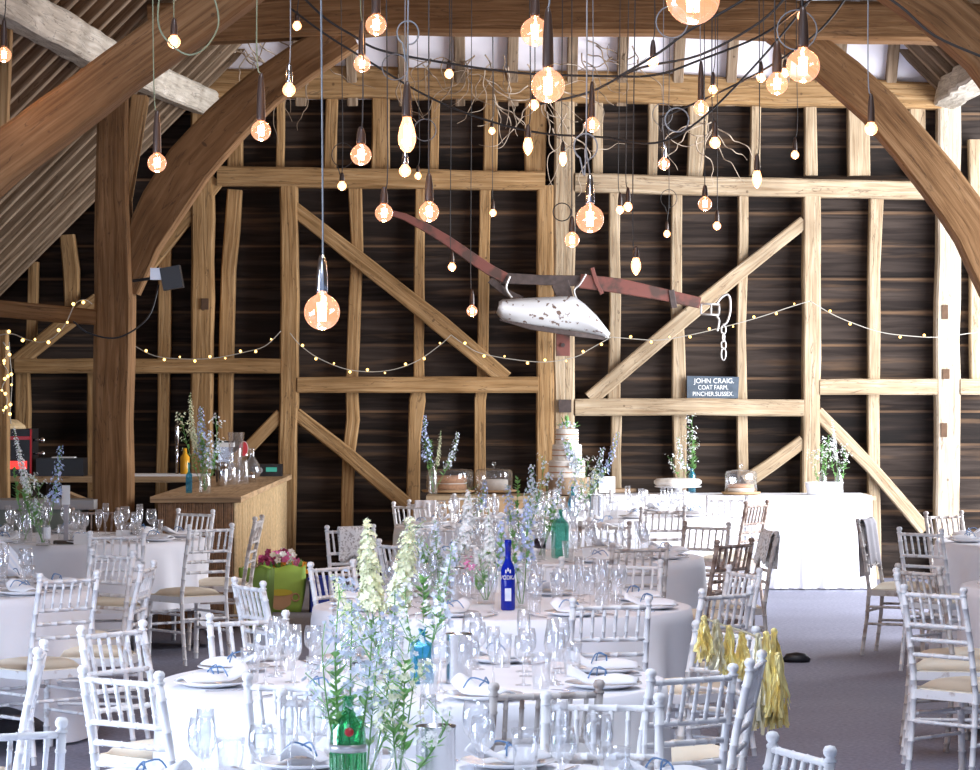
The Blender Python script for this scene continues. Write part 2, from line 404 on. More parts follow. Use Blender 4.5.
# timber frame of the end wall --------------------------------------------------
def tim(name, px, Y, wpx, depth, mat='oak', label='', cat='beam', jit=0.07, seed=None, step=0.35, zfloor=False):
    """px: list of picture points on the plane at depth Y; wpx: width there in pixels"""
    pts = [P(x, y, Y) for x, y in px]
    if zfloor: pts[-1].z = 0.0
    s = F / Y
    w = [q / s for q in wpx] if isinstance(wpx, (list, tuple)) else wpx / s
    if mat == 'oak' and Y > 28 and px[0][0] > 560 and (label[-11:] != 'centre post' or 'right of the centre' in label): mat = 'oak_daylit'  # right-hand wall timbers get the oak with daylight painted in
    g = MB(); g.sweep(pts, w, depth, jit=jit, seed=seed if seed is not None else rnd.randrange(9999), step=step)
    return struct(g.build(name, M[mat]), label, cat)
SY = WY - 0.10      # studs
PY = WY - 0.17      # main posts and rails
def stud(pts, w, lab, mat='oak', depth=0.14, zf=False): return tim('wall_stud', pts, SY, w, depth, mat, lab, 'stud', jit=0.10, zfloor=zf)
up = [(236, 15), (281, 8), (332, 12), (382, 18), (436, 9), (491, 15), (536, 22), (598, 10), (653, 9), (756, 10), (810, 12), (858, 21), (916, 16)]
for x, w in up: stud([(x, 86), (x + rnd.uniform(-2, 2), 176)], w, 'short oak stud between the mid rail and the wall plate')
stud([(700, 90), (698, 130), (694, 180)], [22, 19, 14], 'short oak stud flaring at its head under the wall plate')
stud([(355, 186), (357, 250), (355, 300), (352, 384), (353, 420), (349, 450), (346, 583)], [13, 12, 12, 12, 13, 12, 12], 'crooked stud crossed by the long left brace', zf=True)
stud([(421, 186), (419, 270), (419, 384), (417, 400), (414, 440), (414, 583)], [10, 10, 11, 16, 13, 14], 'slender stud under the curved plough handle', zf=True)
stud([(485, 186), (484, 270), (482, 384), (480, 400), (479, 583)], [12, 11, 12, 12, 11], 'stud left of the double centre post', zf=True)
stud([(614, 190), (615, 300), (614, 398), (616, 415), (616, 583)], [11, 11, 12, 11, 10], 'stud right of the centre post behind the plough beam', zf=True)
stud([(677, 192), (676, 300), (678, 340), (679, 398), (681, 583)], [10, 11, 13, 14, 11], 'stud just left of the chalk sign', zf=True)
stud([(743, 194), (743, 270), (741, 330), (742, 398), (743, 583)], [10, 10, 9, 10, 10], 'stud just right of the chalk sign', zf=True)
stud([(876, 198), (874, 270), (873, 380), (873, 400), (875, 583)], [13, 12, 12, 11, 12], 'stud crossed by the lower right brace', zf=True)
stud([(974, 140), (975, 300), (975, 380)], 11, 'stud at the right edge, over the rail')
stud([(235, 190), (229, 270), (226, 380), (224, 583)], [15, 15, 15, 14], 'leaning stud left of the wide post', zf=True)
stud([(166, 225), (165, 300), (163, 440), (160, 583)], [12, 13, 11, 12], 'stud between the big arcade post and the squared post', zf=True)
stud([(68, 235), (71, 270), (73, 306)], [14, 16, 15], 'short stud under the left roof slope')
stud([(34, 262), (33, 300), (31, 360)], [10, 10, 10], 'thin stud under the low end of the left roof slope')
stud([(93, 368), (93, 583)], [10, 10], 'stud half hidden behind the big arcade post', zf=True)
stud([(23, 366), (23, 583)], [14, 14], 'short stud behind the fairy lights', zf=True)
stud([(104, 190), (104, 300)], 11, 'stud behind the head of the big arcade post')
for nm, pts, w, lab, zf in [
    ('wall_post', [(289, 186), (290, 300), (289, 400), (286, 583)], [18, 18, 18, 17], 'wide post at the end of the bar with braces either side', True),
    ('wall_post', [(203, 96), (203, 300), (201, 583)], [22, 22, 22], 'squared arcade post of the end wall with a peg hole, above the bar flowers', True),
    ('wall_post', [(545, 186), (545, 583)], [17, 17], 'darker left half of the double centre post', True),
    ('wall_post', [(564, 98), (564, 583)], [21, 21], 'paler right half of the double centre post with an iron plate', True),
    ('wall_post', [(811, 194), (811, 400), (808, 583)], [17, 17, 18], 'pale post between the two right-hand rails', True),
    ('wall_post', [(948, 104), (947, 300), (946, 583)], [22, 24, 24], 'bright notched arcade post at the right end of the wall', True)]:
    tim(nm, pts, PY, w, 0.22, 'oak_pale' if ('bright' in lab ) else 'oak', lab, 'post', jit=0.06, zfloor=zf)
def rail(pts, w, lab, dy=0.0, depth=0.2): tim('wall_rail', pts, PY - 0.02 + dy, w, depth, 'oak', lab, 'rail', jit=0.06)
rail([(218, 176), (380, 179), (545, 181)], 19, 'mid rail of the end wall, left of the centre post')
rail([(575, 183), (700, 186), (938, 191)], 18, 'mid rail of the end wall, right of the centre post')
rail([(16, 366), (281, 366)], 15, 'low rail behind the bar and the big arcade post', -0.02)
rail([(298, 385), (400, 385), (538, 385)], 16, 'rail between the wide post and the centre post')
rail([(575, 407), (700, 407), (803, 408)], 17, 'rail carrying the chalk sign')
rail([(819, 387), (936, 387)], 16, 'rail between the two pale right-hand posts')
rail([(959, 387), (990, 387)], 16, 'rail running out of view at the right edge')
def brace(pts, w, lab): tim('wall_brace', pts, PY - 0.03, w, 0.12, 'oak', lab, 'brace', jit=0.07)
brace([(294, 208), (370, 268), (440, 324), (506, 379)], [15, 16, 18, 17], 'long left brace falling from the mid rail to the centre rail')
brace([(804, 222), (700, 305), (590, 399)], [13, 15, 15], 'long right brace rising behind the chain to the pale post')
brace([(296, 414), (345, 452), (408, 506)], [13, 14, 14], 'lower brace falling right from the wide post')
brace([(281, 414), (248, 448), (225, 470)], [12, 12, 12], 'short brace falling left from the wide post above the bar')
brace([(817, 412), (870, 466), (925, 530)], [13, 13, 13], 'lower right brace falling to the foot of the notched post')
brace([(803, 441), (770, 465), (745, 482)], [13, 14, 14], 'short brace rising to the pale post above the glass cake dome')
brace([(98, 300), (60, 328), (12, 366)], [15, 16, 16], 'short brace at the far left below the aisle tie')
brace([(218, 180), (180, 226), (148, 266)], [14, 15, 15], 'brace behind the big curved arch brace')
tim('wall_plate', [(195, 84), (330, 82), (655, 90), (940, 96)], PY - 0.02, [28, 30, 29, 26], 0.26, 'oak', 'waney wall plate along the top of the end wall', 'beam', jit=0.10)

M['mortise'] = plain('dark_mortise', (0.10, 0.055, 0.03), 0.9, noise=0.2, ns=20)
for x, y, w, h, lb in [(945, 312, 6, 14, 'upper'), (946, 374, 7, 10, 'middle'), (944, 430, 6, 14, 'lower'), (205, 304, 7, 11, 'single')]:
    g = MB(); g.box((0, 0, 0), (w / 105.7, 0.02, h / 105.7)); o = g.build('mortise_plug', M['mortise']); o.location = P(x, y, PY - 0.118)
    struct(o, lb + ' dark mortise in the arcade post of the end wall', 'mortise')
# arcade plates running towards the camera, whitewashed
g = MB(); pl = [P(207, 103, 28.4), Vector((-2.88, 22.9, 4.30)), Vector((-3.07, 17.2, 4.20)), Vector((-3.2, 13.0, 4.15))]
g.sweep(pl, [0.22, 0.24, 0.26, 0.26], 0.24, side=Vector((0.2, 0, 1)), jit=0.16, seed=3); struct(g.build('arcade_plate', M['oak_white']), 'whitewashed log plate over the left arcade post', 'beam')
g = MB(); pl = [P(945, 96, 28.4), Vector((4.02, 22.9, 4.42)), Vector((3.9, 13.0, 4.35))]
g.sweep(pl, 0.24, 0.24, side=Vector((0.2, 0, 1)), jit=0.12, seed=4); struct(g.build('arcade_plate', M['oak_white']), 'whitewashed plate at the upper right running to the notched post', 'beam')

# the truss in front of the end wall
TY = 22.9
tim('arcade_post', [(116, 58), (114, 140), (115, 300), (114, 420), (113, 625)], TY, [30, 32, 37, 37, 38], 0.30, 'oak_grey', 'big dark arcade post standing left behind the round table', 'post', jit=0.05, zfloor=True)
tim('post_jowl', [(140, 96), (133, 150), (128, 205)], TY + 0.02, [16, 14, 4], 0.2, 'oak', 'pale jowl on the head of the big arcade post', 'beam')
tim('tie_beam', [(150, 26), (400, 14), (655, 17), (760, 20), (1020, 26)], TY, [40, 40, 38, 38, 40], 0.30, 'oak_grey', 'heavy tie beam of the far truss across the top', 'beam', jit=0.05)
tim('arch_brace', [(128, 292), (142, 243), (163, 205), (190, 165), (225, 125), (265, 88), (305, 60), (350, 32)], TY + 0.01, [24, 38, 45, 47, 44, 40, 38, 36], 0.22, 'oak_grey', 'curved arch brace rising from the big arcade post to the tie beam', 'brace', jit=0.03, step=0.2)
tim('arch_brace', [(770, 22), (812, 52), (845, 78), (878, 108), (910, 145), (940, 182), (975, 232), (1000, 290)], TY + 0.01, [34, 36, 38, 38, 40, 42, 44, 40], 0.22, 'oak_grey', 'curved arch brace at the upper right under the tie beam', 'brace', jit=0.03, step=0.2)
tim('arcade_post', [(1016, 50), (1016, 625)], TY, [36, 38], 0.30, 'oak_grey', 'right arcade post of the far truss', 'post', zfloor=True)
tim('aisle_tie', [(-60, 304), (0, 309), (60, 314), (116, 319)], TY - 0.05, [18, 17, 17, 14], 0.18, 'oak_grey', 'aisle tie running left from the big arcade post', 'beam')
tim('aisle_post', [(2, 330), (4, 625)], TY + 1.0, [12, 12], 0.14, 'oak', 'narrow aisle post wound with fairy lights at the left edge', 'post', zfloor=True)
# nearer truss
NY = 17.2
tim('arch_brace', [(-60, 215), (0, 162), (60, 118), (120, 73), (180, 30), (240, -14), (290, -50)], NY, [50, 50, 48, 46, 46, 46, 46], 0.26, 'oak_grey', 'nearest curved brace crossing the upper left corner', 'brace', jit=0.03, step=0.2)
tim('arch_brace', [(860, -40), (900, -14), (940, 12), (985, 52), (1030, 110)], NY, [42, 44, 46, 48, 48], 0.26, 'oak_grey', 'nearest curved brace crossing the upper right corner', 'brace', jit=0.03, step=0.2)
tim('tie_beam', [(150, -72), (560, -74), (1000, -66)], NY, 46, 0.3, 'oak_grey', 'tie beam of the nearer truss above the picture', 'beam')
tim('hanging_strut', [(8, -60), (7, 20), (3, 128)], 19.5, [13, 12, 11], 0.1, 'oak', 'thin upright timber at the top left edge', 'beam')

# ================================================================ furniture
WHITE = (0.86, 0.86, 0.86)
M['limewash'] = patch_mat('limewashed_white', (0.84, 0.84, 0.85), (0.50, 0.42, 0.38), 0.60, 0.72, 16)
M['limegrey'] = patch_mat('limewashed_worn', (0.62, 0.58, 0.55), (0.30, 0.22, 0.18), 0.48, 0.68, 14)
M['limebrown'] = patch_mat('limewashed_brown', (0.42, 0.33, 0.28), (0.22, 0.14, 0.10), 0.45, 0.62, 14)  # worn finish, with shade painted into its darker brown
M['cushion'] = plain('cream_cushion', (0.90, 0.83, 0.68), 0.7, noise=0.05, ns=6)
M['cloth'] = plain('white_tablecloth', (0.86, 0.87, 0.92), 0.85, spec=0.15, noise=0.03, ns=5)
M['china'] = plain('white_china', (0.88, 0.88, 0.90), 0.12)
M['napkin'] = plain('white_napkin', (0.88, 0.89, 0.93), 0.8, spec=0.2)
M['ribbon'] = plain('blue_ribbon', (0.12, 0.24, 0.45), 0.4)
M['steel'] = plain('cutlery_steel', (0.62, 0.63, 0.68), 0.22, metal=1.0)
M['bucket'] = plain('brushed_steel', (0.66, 0.67, 0.70), 0.26, metal=1.0)
M['glass'] = glass_mat('clear_glass', (0.985, 0.99, 1.0), 0.24, body=0.03)
M['blueglass'] = glass_mat('pale_blue_glass', (0.50, 0.82, 0.93), 0.22, body=0.18, bodyc=(0.10, 0.45, 0.62))
M['cobalt'] = glass_mat('cobalt_glass', (0.03, 0.06, 0.65), 0.20, body=0.65, bodyc=(0.01, 0.03, 0.50))
M['greenglass'] = glass_mat('green_glass', (0.45, 0.86, 0.62), 0.24, body=0.16, bodyc=(0.05, 0.36, 0.18))
M['tealglass'] = glass_mat('teal_glass', (0.60, 0.88, 0.82), 0.22, body=0.15, bodyc=(0.10, 0.42, 0.36))
M['darkglass'] = glass_mat('dark_glass', (0.20, 0.16, 0.2), 0.22, body=0.5, bodyc=(0.05, 0.03, 0.06))
M['label'] = plain('paper_label', (0.85, 0.84, 0.82), 0.7)
M['silverlabel'] = plain('silver_label', (0.55, 0.55, 0.58), 0.35, metal=0.6)
M['wax'] = plain('red_wax', (0.45, 0.02, 0.03), 0.4)
M['stem'] = plain('flower_stem', (0.16, 0.36, 0.10), 0.6)
M['leaf'] = plain('leaf_green', (0.22, 0.48, 0.14), 0.5, noise=0.25, ns=9)
M['p_cream'] = plain('cream_petal', (0.86, 0.88, 0.62), 0.6, noise=0.08, ns=25)
M['p_white'] = plain('white_petal', (0.90, 0.91, 0.90), 0.6)
M['p_blue'] = plain('blue_petal', (0.48, 0.56, 0.86), 0.6, noise=0.25, ns=20)
M['p_pale'] = plain('pale_blue_petal', (0.76, 0.82, 0.96), 0.6, noise=0.15, ns=20)
M['p_pink'] = plain('pink_petal', (0.80, 0.20, 0.50), 0.6, noise=0.2, ns=20)
M['p_plum'] = plain('plum_petal', (0.32, 0.03, 0.15), 0.6)
M['p_orange'] = plain('orange_petal', (0.90, 0.38, 0.04), 0.6)
M['black'] = plain('black_plastic', (0.015, 0.015, 0.018), 0.4)

# ---- chiavari chair
def bamboo(pts, r, n=8, ring=0.085, ball=False):
    """turned bamboo rod with raised rings"""
    pts = [Vector(p) for p in pts]; out = []; rs = []
    for i in range(len(pts) - 1):
        a, b = pts[i], pts[i + 1]; L = (b - a).length; k = max(1, round(L / ring))
        for j in range(k):
            for t, q in ((0.06, 1.0), (0.45, 0.96), (0.48, 1.17), (0.52, 1.17), (0.55, 0.96)) if k > 1 or L > .06 else ((0, 1),):
                out.append(a.lerp(b, (j + t) / k)); rs.append(r * q)
    out.insert(0, pts[0]); rs.insert(0, r); out.append(pts[-1]); rs.append(r)
    g = MB(); g.tube(out, rs, n)
    if ball:
        e = pts[-1]; g.lathe([(r * 1.2, 0), (r * 1.25, 0.006), (r * 0.8, 0.012), (r * 1.25, 0.02), (r * 1.35, 0.03), (r * 0.95, 0.040), (1e-6, 0.043)], e, n)
    return g
def make_chair(mat):
    t = thing('chiavari_chair', (0, 0, 0))
    m = M[mat]
    X = lambda z: 0.172 - 0.006 * (z - 0.45) / 0.47
    Yb = lambda z: -0.185 - 0.085 * max(0, (z - 0.45) / 0.45) ** 1.3
    bs = []
    for s in (-1, 1):
        g = bamboo([(s * 0.178, -0.235, 0), (s * 0.175, -0.20, 0.25), (s * 0.172, -0.185, 0.45), (s * X(0.68), Yb(0.68), 0.68), (s * X(0.885), Yb(0.885), 0.885)], 0.0140, ball=True)
        g.build('back_post', m, t, True)
    for s in (-1, 1):
        g = bamboo([(s * 0.188, 0.195, 0), (s * 0.183, 0.175, 0.43)], 0.0165); g.build('leg', m, t, True)
    for z in (0.880, 0.742, 0.675, 0.605):
        g = bamboo([(-X(z), Yb(z), z), (X(z), Yb(z), z)], 0.0105, 6, 0.09); g.build('back_rail', m, t, True)
    for k in range(6):
        x = -0.125 + k * 0.05
        g = bamboo([(x, Yb(0.742), 0.742), (x * 1.02, Yb(0.880), 0.880)], 0.0078, 6, 0.07); g.build('spindle', m, t, True)
    g = MB()
    a = [(-0.175, -0.195), (0.175, -0.195), (0.20, 0.19), (-0.20, 0.19)]
    vs = [(x, y, z) for z in (0.405, 0.445) for x, y in a]
    g.add(vs, [(3, 2, 1, 0), (4, 5, 6, 7), (0, 1, 5, 4), (1, 2, 6, 5), (2, 3, 7, 6), (3, 0, 4, 7)]); g.build('seat_frame', m, t)
    # cushion: domed pad
    g = MB(); N = 8; vs = []; fs = []
    for i in range(N + 1):
        for j in range(N + 1):
            u = -1 + 2 * i / N; v = -1 + 2 * j / N
            w = 0.168 + 0.020 * (v + 1) / 2
            e = (1 - abs(u) ** 4) * (1 - abs(v) ** 4)
            vs.append((u * w * (1 - 0.04 * v * v), v * 0.18 * (1 - 0.04 * u * u), 0.452 + 0.042 * max(0, e) ** 0.5))
    for i in range(N):
        for j in range(N):
            q = i * (N + 1) + j; fs.append((q, q + N + 1, q + N + 2, q + 1))
    b = len(vs); edge = [i * (N + 1) for i in range(N + 1)] + [N * (N + 1) + j for j in range(1, N + 1)] + [i * (N + 1) + N for i in range(N - 1, -1, -1)] + [j for j in range(N - 1, 0, -1)]
    for q in edge: vs.append((vs[q][0], vs[q][1], 0.445))
    for k in range(len(edge)):
        k2 = (k + 1) % len(edge); fs.append((edge[k], edge[k2], b + k2, b + k))
    g.add(vs, fs); g.build('cushion', M['cushion'], t, True)
    for z, q in ((0.33, 0), (0.215, 0)):
        for s in (-1, 1):
            g = bamboo([(s * 0.175, -0.205, z), (s * 0.183, 0.18, z)], 0.009, 6, 0.1); g.build('stretcher', m, t, True)
    for y, z in ((0.18, 0.33), (0.185, 0.25), (-0.20, 0.30)):
        g = bamboo([(-0.178, y, z), (0.178, y, z)], 0.009, 6, 0.1); g.build('stretcher', m, t, True)
    return t
protos = {}
YT = -0.27
CH = {}
def chair(key, px, ytop, yaw, where, mat='limewash'):
    s = (ytop - HZ) / (EYE - 0.93); Y = F / s; top = Vector(((px - 490) / s, Y, 0))
    a = R(yaw); off = Vector((-YT * math.sin(a), YT * math.cos(a), 0))
    # local back offset (0,YT) rotated by yaw
    base = top - off
    base.z = 0
    if mat not in protos:
        protos[mat] = make_chair(mat); c = protos[mat]
    else: c = copy_tree(protos[mat])
    c.location = base; c.rotation_euler = (0, 0, a)
    colour = {'limewash': 'white limewashed', 'limegrey': 'worn greyish limewashed', 'limebrown': 'brown-shaded worn'}[mat]
    tag(c, f'{colour} chiavari chair {where}', 'chair', 'chiavari chairs around the round tables')
    CH[key] = c
    return c
# (key, px of back, py of post tops, yaw, where, finish)
CHAIRS = [
 ('c1', 547, 680, 15, 'at near side of front table, centre of the picture bottom', 'limegrey'),
 ('c2', 603, 697, 172, 'with one rust-brown post, beyond the nearest table', 'limewash'),
 ('c3', 297, 673, -17, 'at near left of front table, behind the green bottle', 'limewash'),
 ('c4', 338, 693, 183, 'behind the green bottle, beyond the nearest table', 'limewash'),
 ('c5', 120, 667, -37, 'left of front table with white seat towards it', 'limewash'),
 ('c6', 110, 629, -127, 'directly behind the chair left of front table', 'limewash'),
 ('c7', 247, 615, -150, 'at far left of front table, facing us', 'limewash'),
 ('c8', 611, 596, 14, 'at near side of the cobalt bottle table, right half', 'limewash'),
 ('c9', 693, 665, 34, 'at right corner of front table, cream seat showing', 'limewash'),
 ('c10', 727, 625, 128, 'hung with gold foil, facing left', 'limewash'),
 ('c11', 757, 653, 78, 'seen side-on with gold foil over its post', 'limewash'),
 ('c12', 727, 586, 45, 'at right of the cobalt bottle table, back to us', 'limewash'),
 ('c13', 745, 567, 112, 'at far right of the cobalt bottle table, turned left', 'limewash'),
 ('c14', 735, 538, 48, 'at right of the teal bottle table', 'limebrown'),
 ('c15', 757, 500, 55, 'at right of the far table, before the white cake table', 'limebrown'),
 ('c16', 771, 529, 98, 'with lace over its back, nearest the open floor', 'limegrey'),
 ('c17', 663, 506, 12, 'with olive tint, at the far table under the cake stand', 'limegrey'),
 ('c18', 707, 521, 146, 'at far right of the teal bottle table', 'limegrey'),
 ('c19', 640, 542, 18, 'at near side of the teal bottle table, right half', 'limegrey'),
 ('c20', 630, 563, 162, 'at far right of the cobalt bottle table, facing us', 'limewash'),
 ('c21', 530, 560, 180, 'beyond the cobalt bottle, facing us', 'limewash'),
 ('c22', 505, 547, -12, 'at near left of the teal bottle table', 'limewash'),
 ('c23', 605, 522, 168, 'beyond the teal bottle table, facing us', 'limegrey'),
 ('c24', 592, 493, 178, 'before the cake table, near the wooden ring board', 'limewash'),
 ('c25', 665, 492, 182, 'before the cake table, under the white cake stand', 'limewash'),
 ('c26', 728, 494, 175, 'before the cake table, under the right glass dome', 'limewash'),
 ('c27', 350, 524, -152, 'with white lace over its back, against the dark boards', 'limewash'),
 ('c28', 396, 539, -50, 'just right of the lace-draped chair', 'limewash'),
 ('c29', 330, 566, -128, 'at far left of the cobalt bottle table', 'limewash'),
 ('c30', 410, 504, -35, 'leaning left of the one with white napkin, far table', 'limewash'),
 ('c31', 430, 499, 178, 'with white napkin over its back, far table', 'limewash'),
 ('c32', 474, 493, 183, 'before the left glass cake domes', 'limewash'),
 ('c33', 433, 523, -8, 'at near side of the far left-centre table', 'limewash'),
 ('c34', 489, 511, 20, 'at near right of the far left-centre table', 'limewash'),
 ('c35', 211, 523, 39, 'with cream seat, before the corner of the bar', 'limewash'),
 ('c36', 196, 509, 145, 'facing us with its back to the bar front', 'limewash'),
 ('c37', 117, 530, 15, 'at near side of the bar-side table', 'limewash'),
 ('c38', 113, 549, 140, 'facing left, second row from the left edge', 'limewash'),
 ('c39', 148, 561, 85, 'seen side-on beside the bar-side table', 'limewash'),
 ('c40', 69, 571, 43, 'at left edge table, cream seat to its left', 'limewash'),
 ('c41', 95, 507, 180, 'beyond the bar-side table, before the dark post', 'limebrown'),
 ('c42', 259, 515, 86, 'seen side-on against the bamboo bar screen', 'limegrey'),
 ('c43', 248, 578, -62, 'at left of the cobalt bottle table, below the flower bag', 'limewash'),
 ('c44', 42, 642, 95, 'seen exactly side-on near the left edge', 'limewash'),
 ('c45', 2, 719, 25, 'cut off by the lower left corner', 'limewash'),
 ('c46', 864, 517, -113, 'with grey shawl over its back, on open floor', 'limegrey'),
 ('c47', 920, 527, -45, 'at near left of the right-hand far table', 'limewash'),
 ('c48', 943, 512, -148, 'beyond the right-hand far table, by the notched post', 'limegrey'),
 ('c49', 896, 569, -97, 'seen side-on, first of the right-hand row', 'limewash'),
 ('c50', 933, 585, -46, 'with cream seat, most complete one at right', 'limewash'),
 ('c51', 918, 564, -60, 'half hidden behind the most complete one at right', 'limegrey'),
 ('c52', 802, 737, 110, 'of which only the back top shows, bottom right', 'limewash'),
]
for c in CHAIRS: chair(*c)

# ---- round tables
TR = 0.915; TH = 0.75
def cloth(name, rot, half, seed, label, loc):
    rr = random.Random(seed); N = 144; NR = 14; vs = []; fs = []; H = TH + 0.012
    ph = [rr.uniform(0, 6.28) for _ in range(4)]
    rads = [0.0, 0.3, 0.6, 0.82, 0.90, TR]
    for r in rads:
        for k in range(N):
            a = 2 * math.pi * k / N; vs.append((max(r, 1e-4) * math.cos(a), max(r, 1e-4) * math.sin(a), H if r < TR else H - 0.004))
    for i in range(1, NR + 1):
        f = i / NR
        for k in range(N):
            a = 2 * math.pi * k / N; b = a - rot
            L = half / max(abs(math.cos(b)), abs(math.sin(b))) - TR
            L = min(max(L, 0.3), H - 0.02) if half < 1.65 else H - 0.02
            fold = (math.sin(a * 18 + ph[0]) * 0.5 + math.sin(a * 11 + ph[1]) * 0.35 + math.sin(a * 29 + ph[2]) * 0.2)
            amp = 0.055 * f ** 0.8
            r = TR + 0.006 + 0.035 * f + amp * fold * (0.5 + 0.5 * math.sin(4 * b + 1.0))
            vs.append((r * math.cos(a), r * math.sin(a), H - 0.006 - L * f))
    rows = len(rads) + NR
    for i in range(rows - 1):
        for k in range(N):
            k2 = (k + 1) % N; fs.append((i * N + k, i * N + k2, (i + 1) * N + k2, (i + 1) * N + k))
    g = MB(); g.add(vs, fs); o = g.build('tablecloth', M['cloth'], None, True); o.location = loc
    return tag(o, label, 'tablecloth', 'white cloths on the round tables')
M['plywood'] = plain('table_plywood', (0.45, 0.33, 0.2), 0.6, noise=0.1)
TAB = {}
def table(key, px, py, name, half=1.42, rot=0.3, seed=1):
    p = onz(px, py, TH); loc = (p.x, p.y, 0)
    t = thing('round_table', loc, 0, f'round folding {name}, hidden under its white cloth', 'table', 'round banquet tables')
    g = MB(); g.lathe([(TR - 0.012, TH - 0.03), (TR - 0.008, TH - 0.02), (TR - 0.008, TH - 0.004), (TR - 0.014, TH)], n=48); g.build('tabletop', M['plywood'], t)
    for a in (45, 135, 225, 315):
        g = MB(); x, y = 0.5 * math.cos(R(a)), 0.5 * math.sin(R(a)); g.tube([(x, y, 0), (x, y, TH - 0.03)], 0.014); g.build('leg', M['bucket'], t)
    cloth(name, rot, half, seed, f'white cloth draped over the {name}', loc)
    TAB[key] = (p.x, p.y, name)
table('T0', 405, 807, 'nearest table, with the green bottle', 1.8, 0.2, 1)
table('T1', 413, 683, 'front table with the pale blue bottle', 1.7, 0.5, 2)
table('T2', 502, 608, 'table with the cobalt blue bottle', 1.7, 0.9, 3)
table('T3', 557, 558, 'table with the square teal bottle', 1.7, 0.2, 4)
table('T4', 612, 516, 'far table right of the tiered cake', 1.7, 0.6, 5)
table('T5', 515, 528, 'far table left of the tiered cake', 1.7, 0.4, 6)
table('T6', 74, 540, 'table beside the bar', 1.36, 0.95, 7)
table('T7', -85, 592, 'table cut by the left edge', 1.42, 0.52, 8)
table('T8', 1070, 543, 'far table cut by the right edge', 1.7, 0.3, 9)
table('T9', 1135, 588, 'near table cut by the right edge', 1.45, 0.82, 10)

# ---- place settings
def lathe_mesh(name, prof, mat, n=16):
    g = MB(); g.lathe(prof, n=n); return g.mesh(name, M[mat], True)
ME = {}
ME['wine_glass'] = lathe_mesh('wine_glass', [(0.033, 0.0), (0.032, 0.003), (0.006, 0.008), (0.004, 0.03), (0.004, 0.085), (0.014, 0.092), (0.034, 0.115), (0.040, 0.14), (0.038, 0.17), (0.032, 0.20), (0.031, 0.20), (0.037, 0.17), (0.038, 0.14), (0.032, 0.116), (0.012, 0.095), (1e-5, 0.093)], 'glass')
ME['champagne_flute'] = lathe_mesh('champagne_flute', [(0.030, 0.0), (0.029, 0.003), (0.005, 0.008), (0.004, 0.09), (0.012, 0.10), (0.022, 0.13), (0.025, 0.17), (0.022, 0.225), (0.021, 0.225), (0.0235, 0.17), (0.020, 0.13), (0.008, 0.10), (1e-5, 0.10)], 'glass')
ME['tumbler'] = lathe_mesh('tumbler', [(0.028, 0.0), (0.036, 0.10), (0.038, 0.125), (0.036, 0.125), (0.034, 0.10), (0.026, 0.008), (1e-5, 0.008)], 'glass')
ME['dinner_plate'] = lathe_mesh('dinner_plate', [(1e-5, 0.006), (0.085, 0.006), (0.09, 0.010), (0.135, 0.022), (0.135, 0.019), (0.09, 0.005), (0.07, 0.0), (1e-5, 0.0)], 'china', 28)
def sheet(pts_fn, nu, nv, th, name, mat):
    """thin cloth-like solid from a height function"""
    vs = []; fs = []
    for lay in (0, 1):
        for i in range(nu + 1):
            for j in range(nv + 1):
                x, y, z = pts_fn(i / nu, j / nv); vs.append((x, y, z + lay * th))
    q = (nu + 1) * (nv + 1)
    for i in range(nu):
        for j in range(nv):
            a = i * (nv + 1) + j
            fs.append((a, a + 1, a + nv + 2, a + nv + 1)); fs.append((q + a, q + a + nv + 1, q + a + nv + 2, q + a + 1))
    ed = [i * (nv + 1) for i in range(nu + 1)] + [nu * (nv + 1) + j for j in range(1, nv + 1)] + [i * (nv + 1) + nv for i in range(nu - 1, -1, -1)] + [j for j in range(nv - 1, 0, -1)]
    for k in range(len(ed)):
        k2 = (k + 1) % len(ed); fs.append((ed[k], ed[k2], q + ed[k2], q + ed[k]))
    g = MB(); g.add(vs, fs); return g
nk = sheet(lambda u, v: ((u - 0.5) * 0.11 * (1.5 - 1.0 * abs(v - 0.45) ** 0.6 * 1.0), (v - 0.5) * 0.26, 0.012 + 0.028 * math.sin(u * math.pi) * (0.5 + 0.5 * abs(math.sin(v * 5))) + 0.05 * max(0, v - 0.72) * 2.2), 8, 12, 0.005, 'napkin', 'napkin')
ME['napkin'] = nk.mesh('napkin', M['napkin'], True)
g = MB(); g.tube([(-0.035, -0.01, 0.018), (-0.02, -0.01, 0.045), (0, -0.01, 0.056), (0.02, -0.01, 0.045), (0.035, -0.01, 0.018)], 0.0032, 6)
g.tube(catmull([(0, -0.01, 0.056), (0.03, 0.02, 0.065), (0.06, 0.03, 0.03)], 4), 0.0028, 6); g.tube(catmull([(0, -0.01, 0.056), (-0.03, 0.03, 0.066), (-0.05, 0.05, 0.03)], 4), 0.0028, 6)
ME['ribbon'] = g.mesh('ribbon', M['ribbon'], True)
g = MB(); g.box((0, -0.05, 0.003), (0.012, 0.10, 0.004)); g.box((0, 0.055, 0.003), (0.018, 0.11, 0.003)); ME['knife'] = g.mesh('knife', M['steel'])
g = MB(); g.box((0, -0.04, 0.003), (0.010, 0.12, 0.004)); g.box((0, 0.035, 0.004), (0.022, 0.03, 0.003))
for k in range(4): g.box((-0.0085 + k * 0.0057, 0.07, 0.006), (0.003, 0.045, 0.002))
ME['fork'] = g.mesh('fork', M['steel'])
def put(kind, loc, rz, label, cat, group, sc=1.0, part=None):
    o = bpy.data.objects.new(kind, ME[kind]); COL.objects.link(o); o.location = loc; o.rotation_euler = (0, 0, rz); o.scale = (sc,) * 3
    if part:
        c = bpy.data.objects.new(part, ME[part]); COL.objects.link(c); c.parent = o
    return tag(o, label, cat, group)
SEC = ['right-hand', 'far right', 'farthest', 'far left', 'left-hand', 'near left', 'nearest', 'near right']
ZC = TH + 0.0135
